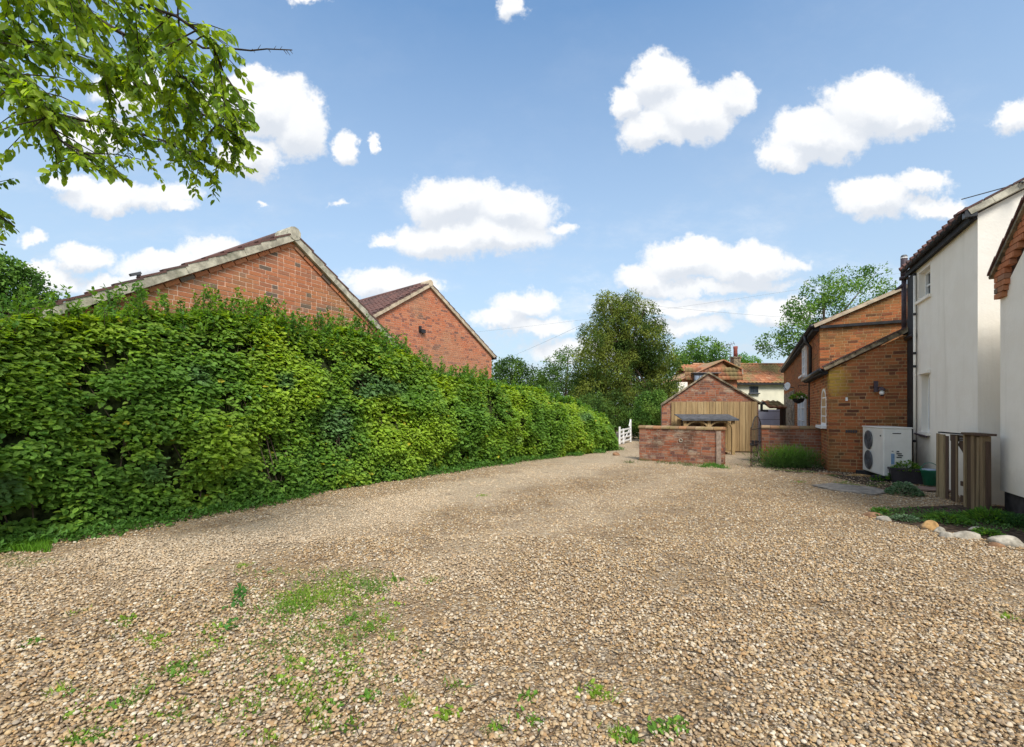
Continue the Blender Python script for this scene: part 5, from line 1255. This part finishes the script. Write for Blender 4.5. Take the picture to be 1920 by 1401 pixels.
def rock(label, x, y, w, d, h, m_, seed, rz=0.0, tilt=0.0, nm='edging_stone', group='stones edging the small bed', cat='stone'):
    r_ = random.Random(seed); b = bmesh.new(); bmesh.ops.create_icosphere(b, subdivisions=3, radius=1); ph = [r_.uniform(0,6) for _ in range(4)]
    for q in b.verts:
        c = q.co.copy(); k = 1+.14*math.sin(2.4*c.x+ph[0])+.1*math.sin(3.3*c.y+ph[1])+.08*math.sin(5*c.z+ph[2]+2*c.x)+r_.uniform(-.02,.02)
        q.co = Vector((c.x*k*w/2, c.y*k*d/2, max(c.z*k, -.25)*h*.8))
    me = bpy.data.meshes.new(nm); b.to_mesh(me); b.free(); me.materials.append(M[m_]); me.polygons.foreach_set('use_smooth', [True]*len(me.polygons))
    o = bpy.data.objects.new(nm, me); COL.objects.link(o); g = gp(x, y); o.location = (g[0], g[1], h*.12); o.rotation_euler = (tilt, 0, rz); tag(o, label, cat, group); return o
rock('flat brown stone at the left tip of the bed', 1636, 969, .28, .13, .06, 'stone_b', 1, -.2)
rock('small white stone just right of the flat brown one', 1656, 976, .16, .12, .07, 'stone', 2, -.3)
rock('rounded orange edging stone beside the middle of the bed', 1742, 992, .20, .14, .10, 'stone_o', 3, -.2)
rock('little white stone right of the orange one', 1763, 999, .12, .09, .06, 'stone', 4)
rock('pale wedge shaped stone between the little white one and the large pale slab', 1776, 1007, .14, .12, .07, 'stone', 5, .5)
rock('large pale low stone at the centre of the right edging', 1812, 1009, .27, .15, .09, 'stone', 6, -.15)
rock('thin flat stone lying inside the bed above the large pale one', 1834, 994, .20, .07, .035, 'stone', 7, -.1)
rock('long rough grey rock nearest the right edge of the picture', 1888, 1022, .32, .16, .10, 'stone', 8, -.35)
rock('dark small pebble stone under the long rough rock', 1868, 1026, .14, .10, .05, 'stone_b', 10, -.3)
rock('lone brown stone on the gravel in front of the white gate', 1156, 854, .22, .16, .11, 'stone_b', 9, 0, 0, 'loose_stone', None)
for k, (x, y, lab) in enumerate([(1545,889,'low reddish kerb stone at the cottage corner'),(1600,892,'mossy rounded kerb stone in front of the heat pump foot')]):
    rock(lab, x+10, y+1, .55, .10, .05, 'stone_b' if k == 0 else 'stone_o', 12+k, -.4, 0, 'kerb_stone', None, 'stone')
sb = [gp(*q) for q in [(1522,912),(1560,908),(1640,917),(1668,925),(1640,930),(1560,921)]]
b = MB(); kz = len(sb); b.add([(x, y, .03) for x, y in sb] + [(x, y, 0) for x, y in sb], [tuple(range(kz))] + [(i, kz+i, kz+(i+1)%kz, (i+1)%kz) for i in range(kz)]); o = b.build('stone_slab', M['slab'], loc=(*sb[0], 0)); tag(o, 'flat grey stone slab set in gravel before the heat pump', 'slab')

# twig and dead leaf litter
b = MB(); rl = random.Random(9)
for i in range(170):
    y_ = 1.8 + 10*rl.random()**1.6; x_ = rl.uniform(-1.2, 1.15)*y_
    if not inpoly(np.array([x_]), np.array([y_]), drive)[0] or x_ > .9*y_: continue
    an = rl.uniform(0, 6.28); l_ = rl.uniform(.03, .13); q = Vector((x_, y_, .022)); d_ = Vector((math.cos(an), math.sin(an), 0)); e_ = Vector((-d_.y, d_.x, 0))
    b.tube([q, q + d_*l_*.5 + e_*l_*rl.uniform(-.15,.15) + UP*.006, q + d_*l_], [.0035, .003, .0015], 4)
o = b.build('twig_litter', M['twig'], kind='stuff'); tag(o, 'small dark broken twigs lying scattered over the gravel drive', 'twigs')
n = 420; ly = 1.8 + 9*rng.random(n)**1.4; lx = rng.uniform(-1.15, .7, n)*ly; k = inpoly(lx, ly, drive); lx, ly = lx[k], ly[k]; n = len(lx)
o = leaf_obj('leaf_litter', None, M['leaf_far'], np.column_stack([lx, ly, np.full(n, .02)]), nrm(rdir(n)*np.array([1,1,.2])), nrm(np.array([0,0,1.])+rdir(n)*.3), rng.uniform(.018,.04,n), 1.0, np.array([.20,.12,.05])*rng.uniform(.4,1.5,(n,1))); tag(o, 'dry brown fallen leaves scattered over the gravel drive', 'leaf litter')

# hanging basket
qb = Vector(at(1497, 748, 15.1)); hbk = thing('hanging_basket', 'dark hanging basket of green foliage on the cottage wall', 'basket', qb)
b = MB(); b.lathe(qb - UP*.16, [(.03,0),(.14,.06),(.19,.17)], 14); b.build('basket', M['blackmatt'], hbk, smooth=True)
P, D, Nn, s_, cc = rosette_leaves(tuple(qb), 500, .24, .22, .07, G1+GY, .2); leaf_obj('foliage', hbk, M['leaf'], P, D, Nn, s_, 1.0, cc)
b = MB(); b.tube([qb + UP*.45, qb + UP*.45 + v*.32], .012, 5)
for k in range(3): b.tube([qb + UP*.45, qb + Vector((.18*math.cos(2.1*k), .18*math.sin(2.1*k), 0))], .004, 4)
b.build('bracket', M['iron'], hbk)

# ------------------------------------------------------------------ trees
def tree(nm, label, base, blobs, nleaf, lsize, cols, cat='tree', trunk_r=.18, width=1.0, gap=.36, droop=.0, group=None, limbs=True, twigs=0, m='leaf_far', thick=.25, nsc=1.5):
    t_ = thing(nm, label, cat, (*base, 0), group); base = np.array([*base, 0.])
    bl = np.array(blobs, float); vol = (bl[:,3]*bl[:,4])**1.0; pr = vol/vol.sum(); idx = rng.choice(len(bl), int(nleaf*1.7), p=pr); n = len(idx)
    dr = rdir(n); r_ = np.abs(1 - np.abs(rng.normal(0, thick, n))); B = bl[idx]
    P = B[:, :3] + dr*r_[:, None]*np.stack([B[:,3], B[:,3], B[:,4]], 1)
    f = vnoise(P, nsc) + .5*(vnoise(P+33, nsc*2.6)-.5); k = f > gap; k &= P[:,2] > .05; P, dr = P[k][:nleaf], dr[k][:nleaf]; n = len(P)
    f = f[k][:nleaf]; P += rdir(n)*lsize*1.2
    c = np.array(cols); h = vnoise(P+70, .9*nsc); ci_ = np.clip(((h-.25)*2*len(c)+rng.normal(0,.5,n)).astype(int), 0, len(c)-1); cc = c[ci_]*rng.uniform(.7,1.3,(n,1))
    D = nrm(dr*.5 + rdir(n)*.8 + np.array([0,0,-droop])); Nn = nrm(np.array([0,-.25,.35])+dr*.5+rdir(n)*.8)
    leaf_obj('crown', t_, M[m], P, D, Nn, lsize*rng.uniform(.6,1.4,n), width, cc)
    g = MB(); top = bl[:, :3].mean(0); ztop = bl[:,2].max(); g.tube([base, base*.7+top*.3, [top[0], top[1], (top[2]+ztop)/2]], [trunk_r, trunk_r*.8, trunk_r*.3], 8); g.build('trunk', M['bark'], t_)
    if limbs:
        for i in range(len(bl)):
            f0 = random.uniform(.35,.8); s0 = base*(1-f0)+np.array([top[0], top[1], ztop*.9])*f0; e = bl[i,:3]; mdl = (s0+e)/2+np.array([0,0,.1*bl[i,3]])
            g = MB(); g.tube([s0, mdl, e, e+(e-s0)*.06], [trunk_r*.35, trunk_r*.22, trunk_r*.1, trunk_r*.03], 5); g.build('limb', M['bark'], t_)
    return t_
def blobs_from(px, D, dd=1.0):       # list of (x,y,rx,ry) photo shapes at distance D
    o = []
    for (x, y, rx, ry) in px:
        d = D + random.uniform(-dd, dd); q = at(x, y, d); o.append((q[0], q[1], q[2], rx/FPX*D, ry/FPX*D))
    return o
GD = [(.05,.10,.025),(.07,.13,.03),(.10,.175,.035),(.13,.22,.04)]
GM = [(.07,.15,.03),(.11,.22,.04),(.155,.28,.05),(.20,.32,.06)]
YEW = [(.06,.105,.022),(.10,.15,.03),(.145,.19,.035),(.20,.235,.04),(.22,.26,.05)]
# yew
yb = []
for i in range(56):
    y = 562 + 223*(i/56)**.85; wdt_ = np.interp(y, [550,580,620,660,700,740,785], [30,58,76,90,102,106,96]); yb.append((1174+((i*.618) % 1*2-1)*wdt_*.84, y, random.uniform(21,38), random.uniform(17,30)))
tree('yew_tree', 'big dark olive green yew at the end of the drive', (6.1, 24.3), blobs_from(yb, 24, 1.2), 70000, .11, YEW, trunk_r=.2, width=.75, gap=.36, droop=.5, thick=.36, nsc=2.2)
tree('round_tree', 'low rounded dark tree just right of the farther brick gable', at(965,800,34)[:2], blobs_from([(960,700,34,30),(925,705,28,30),(995,712,34,26),(955,690,26,18),(1020,725,30,24),(900,720,20,30)], 34), 9000, .14, GD, trunk_r=.2, gap=.36)
tree('wispy_tree', 'thin open crowned tree touching the left of the yew', at(1055,800,30)[:2], blobs_from([(1040,680,26,20),(1065,668,24,18),(1082,690,26,26),(1055,715,34,26),(1028,705,18,16),(1095,660,16,16),(1090,730,26,30)], 30), 6500, .11, GD[1:], trunk_r=.12, gap=.46)
tree('leafy_tree', 'mid green broad tree behind the far cottage dormer', at(1315,800,42)[:2], blobs_from([(1285,665,28,28),(1318,655,32,22),(1345,665,26,22),(1270,690,26,30),(1310,690,40,30),(1355,690,16,22)], 42), 9000, .17, GM, trunk_r=.25, gap=.38)
tree('bright_tree', 'small bright green treetop showing right of the far chimney', at(1400,800,38)[:2], blobs_from([(1398,675,16,12),(1410,680,16,10),(1388,682,12,8)], 38, .4), 1800, .12, [(.12,.28,.03),(.18,.36,.04)], trunk_r=.1)
tree('airy_tree', 'tall airy tree with open crown rising behind the brick cottage', at(1560,800,30)[:2], blobs_from([(1590,525,46,24),(1640,515,24,18),(1545,545,38,28),(1600,560,60,28),(1500,580,26,22),(1540,590,45,30),(1475,620,30,22),(1440,645,20,18),(1500,630,40,28),(1570,620,50,30),(1460,655,22,16),(1655,545,22,20),(1520,660,40,20)], 30, 1.8), 13500, .14, GM, trunk_r=.16, gap=.50, nsc=1.9)
tree('garden_bush', 'bright green bush at the foot of the yew beside the outbuilding', at(1222,810,20.5)[:2], blobs_from([(1215,762,24,26),(1235,750,16,18),(1205,785,26,20),(1232,785,14,24)], 20.5, .3), 9000, .07, GM, cat='bush', trunk_r=.06, gap=.3, nsc=3)
tree('garden_bush', 'dark bush filling the gap between hedge end and yew foot', at(1150,815,22.3)[:2], blobs_from([(1150,780,34,28),(1180,790,26,24),(1115,765,34,30),(1195,805,14,18)], 22.3, .3), 9000, .08, GD, cat='bush', trunk_r=.06, gap=.3, nsc=3)
tree('hillside_tree', 'dense green tree beyond the near barn at the left edge', (-15.5, 14.5), blobs_from([(40,545,55,45),(-20,530,70,55),(75,560,28,25),(20,590,70,40),(-80,560,70,70),(0,510,40,26)], 14.5, .8), 15000, .10, GM, trunk_r=.25, gap=.34, nsc=2)
# distant tree line
tree('distant_tree', 'far low trees filling the horizon between the gables and yew', at(1000,790,70)[:2], blobs_from([(x, 735+random.uniform(-8,8), 45, 26) for x in range(880,1180,32)], 70, 3), 7000, .35, GD, trunk_r=.3, gap=.3, limbs=False, nsc=.6)
tree('distant_tree', 'far low trees behind the cream cottage roof line', at(1400,790,75)[:2], blobs_from([(x, 735+random.uniform(-8,8), 45, 26) for x in range(1230,1500,32)], 75, 3), 6000, .35, GD, trunk_r=.3, gap=.3, limbs=False, nsc=.6)

# ------------------------------------------------------------------ overhanging tree, top left
ot = thing('overhanging_tree', 'leafy tree branches hanging in from the top left corner', 'tree', (-5.6, 2.6, 0))
b = MB(); b.tube([(-5.6,2.6,0),(-5.5,2.65,1.6),(-5.3,2.75,3.2),(-5.2,2.9,5.0),(-5.3,3.0,6.5)], [.24,.2,.17,.12,.06], 12); b.build('trunk', M['bark'], ot, smooth=True)
def A3(x, y, d): return np.array(at(x, y, d))
limbs = [
 [(-700,-40,2.9),(-300,10,2.95),(0,62,3.0),(150,108,3.1),(290,165,3.2),(400,225,3.35),(455,262,3.4)],
 [(-600,-200,2.9),(-200,-120,2.7),(120,0,2.75),(250,75,2.85),(345,145,3.0),(430,190,3.2),(470,215,3.25)],
 [(-500,60,2.9),(-200,110,3.2),(0,150,3.4),(110,215,3.5),(240,245,3.6),(330,270,3.7),(420,315,3.8)],
 [(-600,-300,2.9),(-100,-200,3.3),(150,-60,3.5),(300,40,3.6),(380,90,3.7),(430,91,3.75),(470,95,3.77),(500,92,3.78),(548,94,3.8)],
 [(-600,100,2.9),(-250,260,3.3),(-100,330,3.5),(0,405,3.6),(28,425,3.65)],
 [(-400,-40,2.6),(-100,30,2.5),(60,170,2.5),(110,260,2.55),(170,310,2.6)],
 [(-300,-200,2.6),(0,-90,2.4),(180,-20,2.4),(330,30,2.5),(400,80,2.6),(420,140,2.65)],
 [(-600,120,2.9),(-260,330,3.2),(-80,440,3.4),(10,460,3.5)]]
P_, D_, N_, S_, C_ = [], [], [], [], []; tw = MB()
for li, lb in enumerate(limbs):
    pts = [A3(*q) for q in lb]; pts = [np.array([-5.25,2.8,3.0+.25*li])] + pts
    m_ = len(pts); r0 = .019 if li in (0,1,2) else .013
    b = MB(); b.tube(pts, [r0*(1-i/m_)**1.1+.003 for i in range(m_)], 7); b.build('limb', M['twig'], ot, smooth=True)
    P3 = np.array(pts); sg = np.linalg.norm(np.diff(P3,axis=0),axis=1); cm = np.concatenate([[0],np.cumsum(sg)]); Lt = cm[-1]
    ntw = int(Lt*39) if li not in (3,) else 80
    for k in range(ntw):
        s0 = Lt*(1-rng.random()*.80)
        if li == 3: s0 = min(s0, Lt*.80)
        q = np.array([np.interp(s0, cm, P3[:,i]) for i in range(3)]); q2 = np.array([np.interp(min(s0+.1,Lt), cm, P3[:,i]) for i in range(3)]); dl = nrm((q2-q)[None]+1e-6)[0]
        dirn_ = nrm((dl*.7 + rng.normal(size=3)*np.array([.75,.7,.55]) + np.array([.1,0,-.28]))[None])[0]; Lw = rng.uniform(.12,.42)
        e = q+dirn_*Lw+np.array([0,0,-.05*Lw/.3]); mid = (q+e)/2+np.array([0,0,.02])
        if e[1] < .5: continue
        ex, ez = CX+FPX*e[0]/e[1], HY-FPX*(e[2]-EYE)/e[1]
        if ex < -260 or ex > 485 or ez > 372 + (70 if ex < 30 else 0): continue
        if ez > 330 and 30 < ex < 120: continue
        tw.tube([q, mid, e], [.0045,.003,.0015], 4, cap=False)
        nl_ = int(8+Lw*40); f_ = np.linspace(.2, 1.0, nl_); pp = q + (e-q)*f_[:,None]+rng.normal(size=(nl_,3))*.006
        sd_ = np.where(np.arange(nl_) % 2, 1, -1)[:,None]; side = nrm(np.cross(dirn_, [0,0,1.])[None]+1e-6)
        P_.append(pp); D_.append(nrm(dirn_*.45 + side*sd_*.8 + np.array([0,0,-.75]) + rng.normal(size=(nl_,3))*.35)); N_.append(nrm(np.array([0,-.2,.8])+rng.normal(size=(nl_,3))*.55)+side*sd_*.3)
        S_.append(rng.uniform(.034,.070,nl_)); base = np.array([.30,.42,.04]) if rng.random() < .65 else np.array([.16,.27,.035]); C_.append(base*rng.uniform(.7,1.35,(nl_,1)))
for f_ in (.36, .45, .62, .70, .80, .86, .90, .96):
    a_, b_ = A3(430,91,3.75), A3(548,94,3.8); q = a_ + (b_-a_)*f_; l_ = .03 + (.06 if abs(f_-.87) < .05 else 0)*rng.random() + .015*rng.random()
    tw.tube([q, q + np.array([l_*.6, 0, l_*rng.choice([-.8, .9])])], [.003, .0015], 4, cap=False)
tw.build('twig', M['twig'], ot, kind='stuff')
P_ = np.concatenate(P_); D_ = np.concatenate(D_); N_ = nrm(np.concatenate(N_)); S_ = np.concatenate(S_); C_ = np.concatenate(C_)
xs_ = CX+FPX*P_[:,0]/P_[:,1]; ysx = HY-FPX*(P_[:,2]-EYE)/P_[:,1]
vis = np.where((xs_ > 0) & (xs_ < 500) & (ysx > 0))[0]; pick = vis[np.argsort(-(S_[vis]/P_[vis,1]))[:300]]
rest = np.setdiff1d(np.arange(len(P_)), pick)
leaf_obj('foliage', ot, M['leaf_sky'], P_[rest], D_[rest], N_[rest], S_[rest], 1.05, C_[rest])
lm2 = leaf_mesh('tree_leaf', np.array([[0,0,0.]]), np.array([[1.,0,0]]), np.array([[0,0,1.]]), np.array([1.0]), np.array([1.05]), np.array([[.1,.2,.03]]))
lm2.materials.append(M['leafpart']); lm2.attributes.new('tint','FLOAT','POINT')
for i in pick:
    Dx = Vector(D_[i]); Nx = Vector(N_[i]); Nx = (Nx-Dx*Nx.dot(Dx)).normalized(); Bx = Nx.cross(Dx); s_ = float(S_[i])
    Q = Matrix(((Dx.x*s_, Bx.x*s_, Nx.x*s_, P_[i][0]), (Dx.y*s_, Bx.y*s_, Nx.y*s_, P_[i][1]), (Dx.z*s_, Bx.z*s_, Nx.z*s_, P_[i][2]), (0,0,0,1))); place('leaf', lm2, ot, Q)
print('tree leaves', len(P_))

# ------------------------------------------------------------------ overhead wires
def wire(label, p0, p1, sag):
    p0, p1 = Vector(p0), Vector(p1); b = MB(); b.tube([p0.lerp(p1, i/24) - UP*(sag*4*(i/24)*(1-i/24)) for i in range(25)], .007, 5)
    o = b.build('overhead_wire', M['wire'], loc=p0); tag(o, label, 'wire', 'overhead wires crossing the sky')
wire('highest thin wire crossing the sky behind the yew top', at(840,628,40), at(1760,500,32), .35)
wire('wire running from the yew towards the airy tree, below the highest one', at(1190,570,26), at(1560,600,36), .1)
wire('lowest wire rising from the round tree to the yew', at(930,680,45), at(1130,590,27), .1)
print('objects', len(bpy.data.objects))
